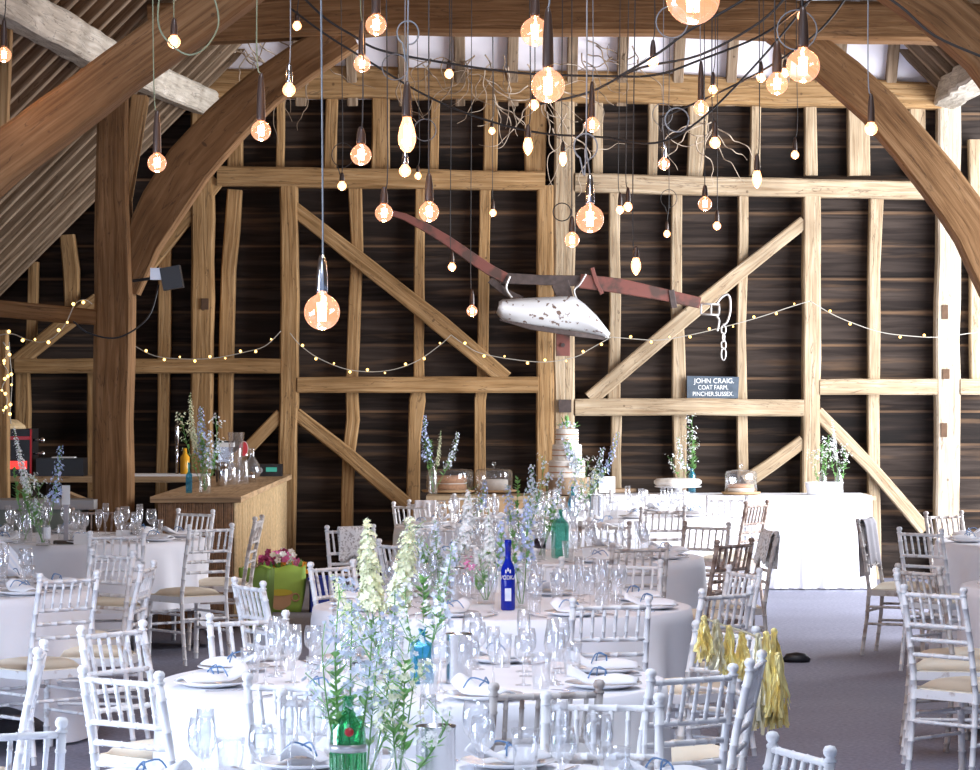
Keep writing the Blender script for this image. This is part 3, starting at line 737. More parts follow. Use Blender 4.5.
def inview(x, y, z):
    s = F / y; px = 490 + x * s; py = HZ + (EYE - z) * s
    return -30 < px < 1010 and py < 800
for key, (tx, ty, name) in TAB.items():
    rr = random.Random(hash(name) % 1000 if False else len(name) * 7 + ord(key[1]))
    a0 = R({'T0': 24, 'T1': 20, 'T2': 26, 'T3': 18}.get(key, 12))
    for k in range(8):
        a = a0 + k * math.pi / 4; side = SEC[k]; ca, sa = math.cos(a), math.sin(a)
        def at(r, da): return (tx + r * math.cos(a + da), ty + r * math.sin(a + da), ZC)
        rz = a + math.pi / 2
        nm = name.split(',')[0]
        if not inview(*at(0.72, 0)): continue
        put('dinner_plate', at(0.745, 0), 0, f'white plate at the {side} place, {nm}', 'plate', 'dinner plates')
        p = at(0.745, 0); put('napkin', (p[0], p[1], p[2] + 0.010), rz + rr.uniform(-0.6, 0.6), f'white napkin tied with blue ribbon, {side} place, {nm}', 'napkin', 'napkins on the plates', 0.95, part='ribbon')
        if key in ('T0', 'T1', 'T2', 'T3', 'T6', 'T7'):
            put('knife', at(0.74, 0.245), rz, f'steel knife right of the {side} plate, {nm}', 'knife', 'knives on the tables')
            put('fork', at(0.74, -0.245), rz, f'steel fork left of the {side} plate, {nm}', 'fork', 'forks on the tables')
        kinds = ['wine_glass', 'champagne_flute', 'tumbler', 'wine_glass']
        if key in ('T4', 'T5', 'T8', 'T9'): kinds = kinds[:3]
        pos = [(0.56, 0.05), (0.50, 0.26), (0.57, -0.20), (0.44, -0.10)]
        for q, kd in enumerate(kinds):
            r_, d_ = pos[q]; word = {'wine_glass': 'stemmed wine glass', 'champagne_flute': 'tall champagne flute', 'tumbler': 'plain water tumbler'}[kd]
            if q == 3: word = 'second, inner wine glass'
            put(kd, at(r_ + rr.uniform(-0.02, 0.02), d_ + rr.uniform(-0.03, 0.03)), 0, f'clear {word}, {side} place, {nm}', 'glass', {'wine_glass': 'wine glasses', 'champagne_flute': 'champagne flutes', 'tumbler': 'water tumblers'}[kd], rr.uniform(0.96, 1.04) if q < 3 else 0.88)

# ---- buckets, bottles
def bucket(px, py, z, r, h, label):
    p = onz(px, py, z); t = thing('wine_bucket', (p.x, p.y, z), 0, label, 'bucket', 'steel wine buckets on the tables')
    g = MB(); g.lathe([(r * 0.97, 0), (r, 0.01), (r, h - 0.008), (r * 1.03, h - 0.004), (r * 1.03, h), (r * 0.95, h), (r * 0.95, 0.02), (1e-5, 0.02)], n=32); g.build('bucket_body', M['bucket'], t, True)
    return t
bucket(459, 683, ZC, 0.047, 0.178, 'tall steel wine bucket on the front table, right of the pale blue bottle')
bucket(436, 788, ZC, 0.052, 0.165, 'tall steel wine bucket on the nearest table, cut by the bottom')
bucket(458, 600, ZC, 0.045, 0.16, 'steel wine bucket on the cobalt bottle table, far left')
bucket(596, 521, ZC, 0.06, 0.20, 'steel wine bucket with striped reflections, far table right of the tiered cake')
def bottle(px, py, z, prof, mat, label, n=24, square=False, extra=None):
    p = onz(px, py, z); t = thing('bottle', (p.x, p.y, z), R(8), label, 'bottle')
    g = MB(); g.lathe(prof, n=n); g.build('bottle_glass', M[mat], t, not square)
    if extra: extra(t)
    return t, p
def prof_b(r, hb, hn, rn=0.013, sh=0.03):
    return [(r * 0.9, 0), (r, 0.008), (r, hb), (r * 0.85, hb + sh * 0.45), (rn * 1.3, hb + sh), (rn, hb + sh * 1.4), (rn, hn - 0.012), (rn * 1.25, hn - 0.012), (rn * 1.25, hn), (rn * 0.7, hn), (rn * 0.7, hb + sh * 1.4), (r * 0.9, hb - 0.005), (r * 0.9, 0.012), (1e-5, 0.012)]
def band(t, r, z0, z1, mat, name='label', n=24, arc=None):
    g = MB(); g.lathe([(r, z0), (r + 0.0012, z0), (r + 0.0012, z1), (r, z1)], n=n); return g.build(name, M[mat], t, True)
def text(body, size, mat, loc, parent, rot=(R(90), 0, 0), name='lettering', sx=1.0):
    c = bpy.data.curves.new(name, 'FONT'); c.body = body; c.size = size; c.align_x = 'CENTER'; c.align_y = 'CENTER'; c.extrude = 0.0008
    o = bpy.data.objects.new(name, c); COL.objects.link(o); o.parent = parent; o.location = loc; o.rotation_euler = rot; o.scale = (sx, 1, 1)
    c.materials.append(M[mat]); bpy.context.view_layer.update()
    me = bpy.data.meshes.new_from_object(o.evaluated_get(bpy.context.evaluated_depsgraph_get()))
    me.materials.clear(); me.materials.append(M[mat])
    n = bpy.data.objects.new(name, me); COL.objects.link(n); n.parent = parent; n.location = loc; n.rotation_euler = rot; n.scale = (sx, 1, 1)
    bpy.data.objects.remove(o); return n
BT = {}
t, p = bottle(422, 683, ZC, prof_b(0.052, 0.135, 0.20, 0.014, 0.02), 'blueglass', 'pale blue square-shouldered gin bottle on the front table', n=4, square=True); t.rotation_euler.z = R(45 + 12); BT['blue'] = p
t, p = bottle(380, 679, ZC, prof_b(0.03, 0.11, 0.17), 'glass', 'small clear bottle left of the pale blue bottle'); BT['clear1'] = p
def ex(t):
    text('VODKA', 0.028, 'label', (0, -0.0355, 0.155), t, sx=0.8)
    g = MB(); g.box((0, -0.0335, 0.075), (0.03, 0.001, 0.06)); g.build('label', M['p_pale'], t)
    g = MB(); g.lathe([(0.016, 0.302), (0.016, 0.333), (1e-5, 0.333)], n=16); g.build('cap', M['cobalt'], t, True)
    for k in range(3):
        gg = MB(); gg.box((-0.01 + 0.01 * k, -0.0345, 0.185 + (0.008 if k == 1 else 0)), (0.006, 0.001, 0.016)); gg.build('emblem', M['label'], t)
t, p = bottle(508, 610, ZC, prof_b(0.0335, 0.19, 0.325, 0.0135, 0.04), 'cobalt', 'cobalt blue vodka bottle with white lettering', extra=ex); t.rotation_euler.z = 0; BT['cobalt'] = p
def ex(t):
    band(t, 0.0465, 0.118, 0.138, 'silverlabel')
    g = MB(); g.lathe([(1e-5, 0), (0.012, 0), (0.011, 0.003), (1e-5, 0.004)], (0, 0, 0), 16, Matrix.Rotation(R(70), 3, 'X')); o = g.build('wax_seal', M['wax'], t, True); o.location = (-0.001, -0.0445, 0.172)
    for k in range(16):
        a = 2 * math.pi * k / 16; g = MB(); g.tube([(0.0465 * math.cos(a), 0.0465 * math.sin(a), 0.005), (0.0465 * math.cos(a), 0.0465 * math.sin(a), 0.115)], 0.0018, 5); g.build('rib', M['greenglass'], t, True)
t, p = bottle(348, 797, ZC, [(0.043, 0), (0.046, 0.008), (0.046, 0.155), (0.044, 0.175), (0.037, 0.195), (0.024, 0.212), (0.015, 0.222), (0.014, 0.25), (0.016, 0.25), (0.016, 0.26), (0.010, 0.26), (0.010, 0.22), (0.038, 0.18), (0.041, 0.012), (1e-5, 0.012)], 'greenglass', 'green ribbed gin bottle with a red wax seal and silver band', extra=ex); BT['green'] = p
def ex(t):
    band(t, 0.014, 0.205, 0.23, 'silverlabel', 'cap_collar')
t, p = bottle(366, 790, ZC, prof_b(0.036, 0.13, 0.235, 0.012, 0.06), 'glass', 'clear bottle with blue swirl behind the green bottle', extra=ex); BT['clear0'] = p
t, p = bottle(397, 800, ZC, prof_b(0.034, 0.075, 0.13, 0.018, 0.02), 'glass', 'short clear jar bottle between green bottle and steel bucket'); BT['jar0'] = p
t, p = bottle(560, 558, ZC, prof_b(0.062, 0.20, 0.30, 0.017, 0.05), 'tealglass', 'square teal glass bottle on the table behind the cobalt bottle', n=4, square=True); t.rotation_euler.z = R(45 + 15); BT['teal'] = p
def ex(t): band(t, 0.0355, 0.06, 0.12, 'darkglass')
t, p = bottle(540, 558, ZC, prof_b(0.035, 0.16, 0.26), 'glass', 'clear bottle with dark label left of the teal bottle', extra=ex); BT['dark3'] = p
t, p = bottle(520, 556, ZC, prof_b(0.04, 0.14, 0.22), 'glass', 'clear flower bottle further left of the teal bottle'); BT['clear3'] = p
t, p = bottle(573, 521, ZC, prof_b(0.04, 0.15, 0.27, 0.016, 0.05), 'blueglass', 'slim blue bottle on the far table below the tiered cake'); BT['blue4'] = p
t, p = bottle(440, 598, ZC, prof_b(0.05, 0.12, 0.2), 'glass', 'wide clear flower bottle, cobalt bottle table, far left'); BT['clear2'] = p
t, p = bottle(486, 604, ZC, prof_b(0.045, 0.10, 0.16), 'glass', 'clear jar of white flowers left of the cobalt bottle'); BT['jar2'] = p
t, p = bottle(521, 608, ZC, prof_b(0.034, 0.10, 0.17), 'glass', 'frosted bottle just right of the cobalt bottle'); BT['f2'] = p
def ex(t):
    g = MB(); g.box((0, -0.046, 0.085), (0.06, 0.002, 0.075)); g.build('label', M['silverlabel'], t)
t, p = bottle(43, 545.5, ZC, prof_b(0.06, 0.14, 0.24, 0.016, 0.03), 'glass', 'square clear bottle with pale label, table beside the bar', n=4, square=True, extra=ex); t.rotation_euler.z = R(45); BT['left1'] = p
t, p = bottle(25, 543, ZC, prof_b(0.05, 0.20, 0.28), 'glass', 'tall clear bottle left of the labelled one, table beside the bar'); BT['left2'] = p
t, p = bottle(475, 533, ZC, prof_b(0.04, 0.15, 0.25), 'glass', 'clear flower bottle on the far table left of the tiered cake'); BT['far5'] = p

# keep each chair's seat clear of the table beside it
for key, c in CH.items():
    for tk, (tx, ty, _n) in TAB.items():
        d = math.hypot(c.location.x - tx, c.location.y - ty); lim = TR + 0.10
        if d < lim:
            for q in range(1, 60):
                done = False
                for sgn in (1, -1):
                    f = 1 + sgn * q * 0.001
                    if math.hypot(c.location.x * f - tx, c.location.y * f - ty) >= lim:
                        c.location.x *= f; c.location.y *= f; done = True; break
                if done: break

# ================================================================ bar, cake table and what stands on them
M['barwood'] = timber_mat('bar_top_oak', (0.42, 0.27, 0.14), (0.55, 0.37, 0.21), (0.64, 0.46, 0.28))
M['reed'] = plain('bamboo_reed', (0.66, 0.48, 0.26), 0.6, noise=0.22, ns=30)
M['reed_dark'] = plain('reed_screen_brown', (0.30, 0.17, 0.09), 0.7, noise=0.25, ns=30)
M['darkwood'] = plain('dark_wood', (0.05, 0.035, 0.025), 0.7, noise=0.2, ns=8)
M['red'] = plain('red_enamel', (0.65, 0.02, 0.03), 0.3)
M['redlight'] = plain('red_backlit_panel', (0.6, 0.02, 0.02), 0.4, emit=(1.0, 0.04, 0.03), es=1.6)
M['chrome'] = plain('chrome', (0.75, 0.75, 0.77), 0.15, metal=1.0)
M['amber'] = plain('amber_bottle', (0.85, 0.42, 0.03), 0.15)
M['greendisp'] = plain('green_display', (0.02, 0.1, 0.08), 0.4, emit=(0.1, 0.8, 0.6), es=0.35)
M['sponge'] = plain('sponge_cake', (0.50, 0.27, 0.15), 0.9, noise=0.25, ns=60)
M['icing'] = plain('naked_icing', (0.82, 0.78, 0.72), 0.7, noise=0.08, ns=25)
M['log'] = timber_mat('log_slice', (0.25, 0.17, 0.11), (0.38, 0.27, 0.18), (0.55, 0.42, 0.3))
M['slate'] = plain('blue_grey_slate', (0.075, 0.10, 0.13), 0.7, noise=0.2, ns=15)
M['chalk'] = plain('white_chalk', (0.85, 0.85, 0.83), 0.9)
M['card'] = plain('white_card', (0.84, 0.84, 0.84), 0.8)

# bar counter
BX0, BX1, BY0, BY1, BZ = -2.50, -1.90, 22.45, 28.15, 1.0
t = thing('bar_counter', ((BX0 + BX1) / 2, BY0, 0), 0, 'oak-topped bar counter clad in bamboo reed, running back to the wall', 'bar')
g = MB(); g.sweep([(0, -0.04, BZ - 0.022), (0, BY1 - BY0, BZ - 0.022)], BX1 - BX0 + 0.08, 0.044, side=(0, 0, 1), step=1.0, ch=0.1); g.build('worktop', M['barwood'], t)
g = MB(); g.box((0, (BY1 - BY0) / 2 + 0.05, (BZ - 0.05) / 2), (BX1 - BX0 - 0.06, BY1 - BY0 - 0.16, BZ - 0.05)); g.build('bar_body', M['darkwood'], t)
g = MB(); rr = random.Random(5)
y = 0.02
while y < BY1 - BY0 - 0.05:
    r_ = rr.uniform(0.008, 0.013); g.tube([(0.288, y, 0.012 + rr.uniform(0, 0.03)), (0.288 + rr.uniform(-0.004, 0.004), y, 0.5), (0.288, y + rr.uniform(-0.01, 0.01), BZ - 0.05)], r_, 5); y += r_ * 1.9
g.build('side_reed_screen', M['reed'], t, label='pale golden reed screen on the side of the bar')
g = MB(); x = -0.28
while x < 0.28:
    r_ = rr.uniform(0.006, 0.009); g.tube([(x, 0.01, 0.012), (x, 0.01, BZ - 0.05)], r_, 5); x += r_ * 1.9
g.build('front_reed_screen', M['reed_dark'], t, label='brown slatted front end of the bar')
# back counter along the wall
t = thing('back_counter', (-3.6, 26.9, 0), 0, 'long oak back counter along the wall behind the arcade post', 'counter')
g = MB(); g.sweep([(-1.95, 0, 1.0), (1.05, 0, 1.0)], 0.72, 0.05, side=(0, 0, 1), step=1.0, ch=0.1); g.build('worktop', M['barwood'], t)
for x in (-1.9, -0.45, 1.0):
    g = MB(); g.box((x, 0, 0.4875), (0.05, 0.60, 0.975)); g.build('leg', M['darkwood'], t)
g = MB(); g.box((-0.45, 0.25, 0.45), (2.9, 0.04, 0.5)); g.build('back_panel', M['darkwood'], t)
ZB = 1.001
def pz(px, py, z=ZB): return onz(px, py, z)
# coffee machine with red lights
p = Vector((-4.36, 26.9, 1.026)); t = thing('coffee_machine', p, 0, 'black coffee machine with red glowing panel at the left edge', 'coffee machine')
g = MB(); g.box((0, 0, 0.21), (0.56, 0.42, 0.42)); g.build('machine_body', M['black'], t)
g = MB(); g.box((0.0, -0.215, 0.10), (0.48, 0.012, 0.07)); g.build('light_panel', M['redlight'], t)
g = MB(); g.box((0.0, -0.215, 0.34), (0.54, 0.012, 0.03)); g.build('red_trim', M['red'], t)
g = MB(); g.tube([(0.27, -0.2, 0.42), (0.27, -0.2, 0.02)], 0.012); g.build('red_frame', M['red'], t)
g = MB(); g.lathe([(0.20, 0.42), (0.19, 0.45), (0.12, 0.50), (1e-5, 0.515)], n=24); g.build('domed_lid', M['reed'], t, True)
for z in (0.2, 0.32):
    g = MB(); g.tube([(0.28, -0.1, z), (0.36, -0.14, z)], 0.012); g.ball((0.37, -0.145, z), 0.025); g.build('handle', M['chrome'], t, True)
p = Vector((-3.83, 26.85, 1.026)); t = thing('till', p, 0, 'low black till with papers, right of the coffee machine', 'till')
g = MB(); g.box((0, 0, 0.08), (0.42, 0.3, 0.16)); g.build('till_body', M['black'], t)
g = MB(); g.box((0.02, -0.02, 0.165), (0.2, 0.15, 0.01)); g.build('paper_stack', M['card'], t)
g = MB(); g.box((-0.35, 26.75, 1.035), (1, 1, 1)) if False else None
o = MB(); o.box((0, 0, 0.01), (0.9, 0.28, 0.02)); o = o.build('serving_tray', M['card']); o.location = (-2.95, 26.8, 1.026); tag(o, 'long white tray on the back counter, showing either side of the post', 'tray')
# bar top items
def simple(name, cat, px, py, prof, mat, label, n=20, z=ZB, extra=None, group=None):
    p = onz(px, py, z); t = thing(name, (p.x, p.y, z), 0, label, cat, group)
    g = MB(); g.lathe(prof, n=n); g.build('vessel', M[mat], t, True)
    if extra: extra(t)
    BT[label] = p
    return t
t, p = bottle(189, 493, ZB, prof_b(0.035, 0.14, 0.235, 0.013, 0.02), 'tealglass', 'turquoise square bottle at the front corner of the bar', n=4, square=True); t.rotation_euler.z = R(50); BT['barteal'] = p
for q in t.children: q.data.materials[0] = M['blueglass']
t, p = bottle(205, 493, ZB, prof_b(0.045, 0.12, 0.20, 0.02, 0.03), 'glass', 'wide clear bottle of flowers at the front corner of the bar'); BT['barclear'] = p
def lid(t):
    g = MB(); g.lathe([(0.052, 0.175), (0.05, 0.185), (0.03, 0.195), (1e-5, 0.198)], n=20); g.build('lid', M['chrome'], t, True)
    g = MB(); g.tube([(0.05, 0, 0.15), (0.085, 0, 0.14), (0.085, 0, 0.06), (0.05, 0, 0.04)], 0.006); g.build('handle', M['chrome'], t, True)
simple('cocktail_shaker', 'shaker', 222, 486, [(0.045, 0), (0.046, 0.01), (0.058, 0.12), (0.050, 0.175), (1e-5, 0.175)], 'chrome', 'polished steel shaker jug on the bar', extra=lid)
t, p = bottle(231, 485, ZB, prof_b(0.048, 0.15, 0.24, 0.018, 0.03), 'glass', 'clear spirit bottle just right of the steel shaker')
t, p = bottle(243, 484, ZB, prof_b(0.05, 0.15, 0.2, 0.04, 0.02), 'glass', 'clear jar bottle third from the steel shaker')
simple('metal_tankard', 'tankard', 250, 482, [(0.05, 0), (0.05, 0.09), (0.046, 0.09), (0.046, 0.01), (1e-5, 0.01)], 'chrome', 'short metal tankard before the glass carafe on the bar', extra=lambda t: MB())
simple('glass_carafe', 'carafe', 252, 478, [(0.06, 0), (0.085, 0.06), (0.07, 0.12), (0.025, 0.19), (0.022, 0.25), (0.028, 0.27), (0.024, 0.27), (0.018, 0.19), (0.062, 0.12), (0.077, 0.06), (0.05, 0.01), (1e-5, 0.01)], 'glass', 'round bellied glass carafe on the bar', extra=None)
simple('glass_pitcher', 'pitcher', 236, 480, [(0.05, 0), (0.055, 0.2), (0.075, 0.42), (0.07, 0.42), (0.05, 0.2), (0.045, 0.01), (1e-5, 0.01)], 'glass', 'tall flared glass pitcher above the bottles on the bar')
t, p = bottle(185, 476.2, 1.026, [(0.04, 0), (0.042, 0.005), (0.042, 0.17), (0.02, 0.20), (0.015, 0.25), (1e-5, 0.25)], 'amber', 'orange bottle behind the flowers on the bar')
# beer taps
p = P(177, 476, 26.7); t = thing('beer_tap', (p.x, 26.7, 1.026), 0, 'slim chrome beer tap left of the bar flowers', 'beer tap')
g = MB(); g.lathe([(0.03, 0), (0.03, 0.01), (0.014, 0.02), (0.014, 0.28), (0.02, 0.29), (0.02, 0.44), (0.012, 0.46), (1e-5, 0.46)], n=14); g.build('tap_column', M['chrome'], t, True)
g = MB(); g.tube([(0, -0.015, 0.26), (0, -0.07, 0.26), (0, -0.075, 0.20)], 0.009); g.build('spout', M['chrome'], t, True)
g = MB(); g.tube([(0, 0, 0.44), (0, -0.02, 0.54)], 0.012); g.build('handle', M['darkwood'], t, True)
p = onz(244, 479, ZB); t = thing('beer_font', (p.x, p.y, ZB), 0, 'beer font with a round red and white badge on the bar', 'beer tap')
g = MB(); g.lathe([(0.03, 0), (0.03, 0.2), (0.05, 0.22), (0.02, 0.23), (1e-5, 0.23)], n=14); g.build('tap_column', M['chrome'], t, True)
RX = Matrix.Rotation(R(90), 3, 'X')
g = MB(); g.lathe([(1e-5, 0), (0.05, 0), (0.05, 0.02), (1e-5, 0.02)], (0, -0.03, 0.27), 24, RX @ Matrix.Diagonal(Vector((0.8, 1.35, 1)))); bd = g.build('badge', M['card'], t)
g = MB(); g.lathe([(0.040, 0), (0.048, 0), (0.048, 0.002), (0.040, 0.002)], (0, -0.0505, 0.27), 24, RX @ Matrix.Diagonal(Vector((0.8, 1.35, 1)))); r_ = g.build('badge_ring', M['red'], bd)
g = MB(); g.box((0, -0.052, 0.27), (0.05, 0.002, 0.02), Matrix.Rotation(R(-20), 3, 'Y')); g.build('badge_stripe', M['red'], bd)
p = onz(226, 478, ZB); t = thing('drinks_dispenser', (p.x, p.y, ZB), 0, 'boxy white and black dispenser behind the shaker on the bar', 'dispenser')
g = MB(); g.box((0, 0, 0.14), (0.13, 0.14, 0.28)); g.build('dispenser_body', M['chrome'], t)
g = MB(); g.box((0, -0.01, 0.30), (0.15, 0.17, 0.04)); g.build('white_top', M['card'], t)
g = MB(); g.box((0, -0.01, 0.328), (0.155, 0.175, 0.015)); g.build('black_cap', M['black'], t)
p = Vector((-2.04, 27.6, ZB)); t = thing('radio', p, 0, 'black digital radio with green display at the back end of the bar', 'radio')
g = MB(); g.box((0, 0, 0.055), (0.26, 0.16, 0.11)); g.build('radio_body', M['black'], t)
g = MB(); g.box((0.035, -0.083, 0.062), (0.10, 0.006, 0.04)); g.build('display', M['greendisp'], t)
g = MB(); g.lathe([(0.0, 0.0), (0.03, 0), (0.03, 0.006), (1e-5, 0.006)], (-0.075, -0.08, 0.055), 16, RX); g.build('speaker', M['silverlabel'], t)

# low wooden trestle and grey box behind the left table
t = thing('wooden_trestle', P(84, 540, 24.4).freeze() if False else Vector((P(84, 540, 24.4).x, 24.4, 0)), R(0), 'slanted pale wooden trestle left of the big dark post', 'trestle')
g = MB(); g.box((0, 0, 0.90), (0.28, 0.25, 0.03), Matrix.Rotation(R(22), 3, 'Y')); g.build('slanted_board', M['barwood'], t)
for s in (-1, 1):
    g = MB(); g.tube([(s * 0.10, 0, 0), (s * 0.10, 0, 0.86 - s * 0.04)], 0.018); g.build('leg', M['darkwood'], t)
M['shawlgrey'] = plain('pale_grey_paint', (0.42, 0.41, 0.41), 0.7)
t = thing('serving_cabinet', (-3.45, 22.75, 0), 0, 'grey serving cabinet with pale worktop behind the left bottles', 'cabinet')
g = MB(); g.box((0.02, 0, 0.45), (0.72, 0.4, 0.90)); g.build('cabinet_body', plain('sage_grey_paint', (0.22, 0.25, 0.21), 0.7), t)
g = MB(); g.box((0.0, 0, 0.935), (0.95, 0.46, 0.07)); g.build('worktop', M['shawlgrey'], t)

# ---- flower bags and blue crate by the bar
M['bag'] = plain('lime_green_bag', (0.36, 0.58, 0.10), 0.55, noise=0.1, ns=5)
M['bagd'] = plain('green_bag', (0.20, 0.36, 0.07), 0.55, noise=0.1, ns=5)
M['crate'] = plain('blue_plastic', (0.02, 0.05, 0.42), 0.45)
M['cup'] = plain('printed_cup_tan', (0.50, 0.30, 0.17), 0.7)
M['cupin'] = plain('printed_tea', (0.50, 0.42, 0.04), 0.7)
def bag(px, py, w, d, h, mat, label, rz, cup=True):
    p = onz(px, py, 0.001); t = thing('shopping_bag', (p.x, p.y, 0.001), rz, label, 'bag')
    g = MB(); n = 12; vs = []; fs = []
    for k in range(7):
        f = k / 6; z = h * f; a = w / 2 * (0.84 + 0.2 * f); b = d / 2 * (0.9 + 0.1 * f)
        for i in range(4 * n):
            q = i / n; sd = int(q); u = (q - sd) * 2 - 1
            x, y = [(a * u, -b), (a, b * u), (-a * u, b), (-a, -b * u)][sd]
            bul = 0.02 * (1 - u * u) * math.sin(f * math.pi)
            nx, ny = [(0, -1), (1, 0), (0, 1), (-1, 0)][sd]
            vs.append((x + nx * bul, y + ny * bul, z + (0.012 * math.sin(u * 5 + sd) if k == 6 else 0)))
    N = 4 * n
    for k in range(6):
        for i in range(N): fs.append((k * N + i, k * N + (i + 1) % N, (k + 1) * N + (i + 1) % N, (k + 1) * N + i))
    fs.append(tuple(range(N - 1, -1, -1))); g.add(vs, fs)
    b_ = g.build('bag_body', M[mat], t, True); sm = b_.modifiers.new('thick', 'SOLIDIFY'); sm.thickness = 0.006
    if cup:
        yy_ = -d / 2 - 0.022
        g = MB(); g.lathe([(1e-5, 0), (0.055, 0.0), (0.055, 0.004), (1e-5, 0.004)], (-0.02, yy_, 0.16), 24, RX @ Matrix.Diagonal(Vector((1.75, 0.5, 1)))); g.build('printed_tea', M['cupin'], t)
        g = MB(); g.add([(-0.12, yy_ + 0.003, 0.16), (0.08, yy_ + 0.003, 0.16), (0.06, yy_ + 0.006, 0.06), (0.0, yy_ + 0.008, 0.02), (-0.06, yy_ + 0.008, 0.02), (-0.10, yy_ + 0.006, 0.06),
                         (-0.12, yy_ + 0.007, 0.16), (0.08, yy_ + 0.007, 0.16), (0.06, yy_ + 0.01, 0.06), (0.0, yy_ + 0.012, 0.02), (-0.06, yy_ + 0.012, 0.02), (-0.10, yy_ + 0.010, 0.06)], [(5, 4, 3, 2, 1, 0), (6, 7, 8, 9, 10, 11)]); g.build('printed_cup', M['cup'], t)
        g = MB(); g.torus((0.10, yy_ + 0.004, 0.12), 0.03, 0.007, RX, 14, 6); g.build('printed_handle', M['cup'], t)
    return t
bag(283, 611, 0.35, 0.24, 0.37, 'bag', 'lime green shopping bag printed with a cup, full of flowers', R(4))
bag(257, 626, 0.22, 0.26, 0.44, 'bagd', 'darker green bag between the bar and the lime bag', R(-6), False)
p = onz(322, 612, 0.001); t = thing('plastic_crate', (p.x + 0.02, p.y + 0.1, 0.001), 0, 'blue plastic crate right of the lime green bag', 'crate')
g = MB(); w, d, h = 0.24, 0.3, 0.27
g.box((0, 0, 0.006), (w - 0.02, d - 0.02, 0.012))
for s in (-1, 1):
    g.box((s * (w / 2 - 0.006), 0, h / 2), (0.012, d, h)); g.box((0, s * (d / 2 - 0.006), h / 2), (w, 0.012, h))
g.build('crate_body', M['crate'], t)
g = MB()
for s in (-1, 1):
    g.box((s * w / 2, 0, h), (0.025, d + 0.02, 0.02)); g.box((0, s * d / 2, h), (w + 0.02, 0.025, 0.02))
g.build('rim', M['crate'], t)

# ---- cake table
CZ = 0.85
t = thing('cake_table', (1.45, 27.35, 0), 0, 'long trestle table against the end wall under white cloths', 'table')
g = MB(); g.box((0, 0, CZ - 0.03), (4.05, 0.74, 0.035)); g.build('tabletop', M['plywood'], t)
g = MB(); g.box((-1.36, -0.355, CZ - 0.15), (1.28, 0.02, 0.2)); g.build('apron', M['barwood'], t, label='bare wooden front rail at the left end')
for x in (-1.9, 0, 1.9):
    for y in (-0.3, 0.3):
        g = MB(); g.tube([(x, y, 0), (x, y, CZ - 0.05)], 0.016); g.build('leg', M['bucket'], t)
def boxcloth(x0, x1, label, seed, z=CZ - 0.008, yb=27.74, yf=26.96):
    rr = random.Random(seed); g = MB(); per = []
    n1 = 60
    for i in range(12): per.append((x0, yb + (yf - yb) * i / 12, -1, 0))
    for i in range(n1): per.append((x0 + (x1 - x0) * i / n1, yf, 0, -1))
    for i in range(13): per.append((x1, yf + (yb - yf) * i / 12, 1, 0))
    vs = []; fs = []; K = len(per); rows = 8
    for r_ in range(rows + 1):
        f = r_ / rows
        for i, (x, y, nx, ny) in enumerate(per):
            wv = 0.03 * f * (math.sin(i * 0.55 + seed) + 0.5 * math.sin(i * 1.3))
            vs.append((x + nx * (0.01 + wv + 0.02 * f), y + ny * (0.01 + wv + 0.02 * f), z - (z - 0.01) * f))
    for r_ in range(rows):
        for i in range(K - 1): fs.append((r_ * K + i, r_ * K + i + 1, (r_ + 1) * K + i + 1, (r_ + 1) * K + i))
    fs.append(tuple(range(K - 1, -1, -1)))
    g.add(vs, fs); o = g.build('tablecloth', M['cloth'], None, False)
    return tag(o, label, 'tablecloth', 'white cloths on the cake table')
boxcloth(0.72, 2.28, 'white cloth over the middle of the cake table', 2)
boxcloth(2.30, 3.42, 'bright white cloth over the right end of the cake table', 5)
def wood_slice(px, py, r, h, label, z=CZ):
    p = onz(px, py, z); g = MB(); n = 28; rr = random.Random(px); prof = []
    vs = []; fs = []
    for k in range(2):
        for i in range(n):
            a = 2 * math.pi * i / n; q = r * (1 + 0.05 * math.sin(3 * a + px) + 0.03 * math.sin(7 * a)); vs.append((q * math.cos(a), q * math.sin(a), k * h))
    for i in range(n): fs.append((i, (i + 1) % n, n + (i + 1) % n, n + i))
    t = thing('wood_slice', (p.x, p.y, z), 0, label, 'wood slice', 'log slices on the cake table')
    g.add(vs, fs + [tuple(range(n - 1, -1, -1))]); g.build('bark', M['log'], t, True)
    g = MB(); vs2 = [(v[0] * 0.95, v[1] * 0.95, h + 0.001) for v in vs[n:]] + [(v[0], v[1], h - 0.001) for v in vs[n:]]
    g.add(vs2, [tuple(range(n))] + [(n + i, n + (i + 1) % n, (i + 1) % n, i) for i in range(n)]); g.build('cut_face', M['barwood'], t)
    return Vector((p.x, p.y, z + h))
def cake_dome(pos, w, cake_mat, label, ch=0.11, ball=True):
    t = thing('cake_stand', pos, 0, label + ' on a board', 'cake stand')
    g = MB(); g.lathe([(w * 0.62, 0), (w * 0.66, 0.012), (w * 0.66, 0.02), (1e-5, 0.02)], n=32); g.build('board', M['barwood'], t, True)
    g = MB(); g.lathe([(w * 0.54, 0.0), (w * 0.54, 0.16), (w * 0.50, 0.185), (w * 0.2, 0.20), (1e-5, 0.202)], n=32); o = g.build('glass_dome', M['glass'], t, True); o.location.z = 0.021
    g = MB(); g.lathe([(0.008, 0.2), (0.008, 0.215), (0.022, 0.235), (0.016, 0.255), (1e-5, 0.26)], n=12); o = g.build('dome_knob', M['glass'], t, True); o.location.z = 0.021
    c = thing('cake', Vector(pos) + Vector((0, 0, 0.021)), 0, label.replace('glass dome over', 'the').replace('domed', '') + ' itself, under the glass', 'cake')
    return t, c
p = onz(450, 492, CZ); t, c = cake_dome((p.x, p.y, CZ), 0.40, 'sponge', 'glass dome over a brown layered sponge cake')
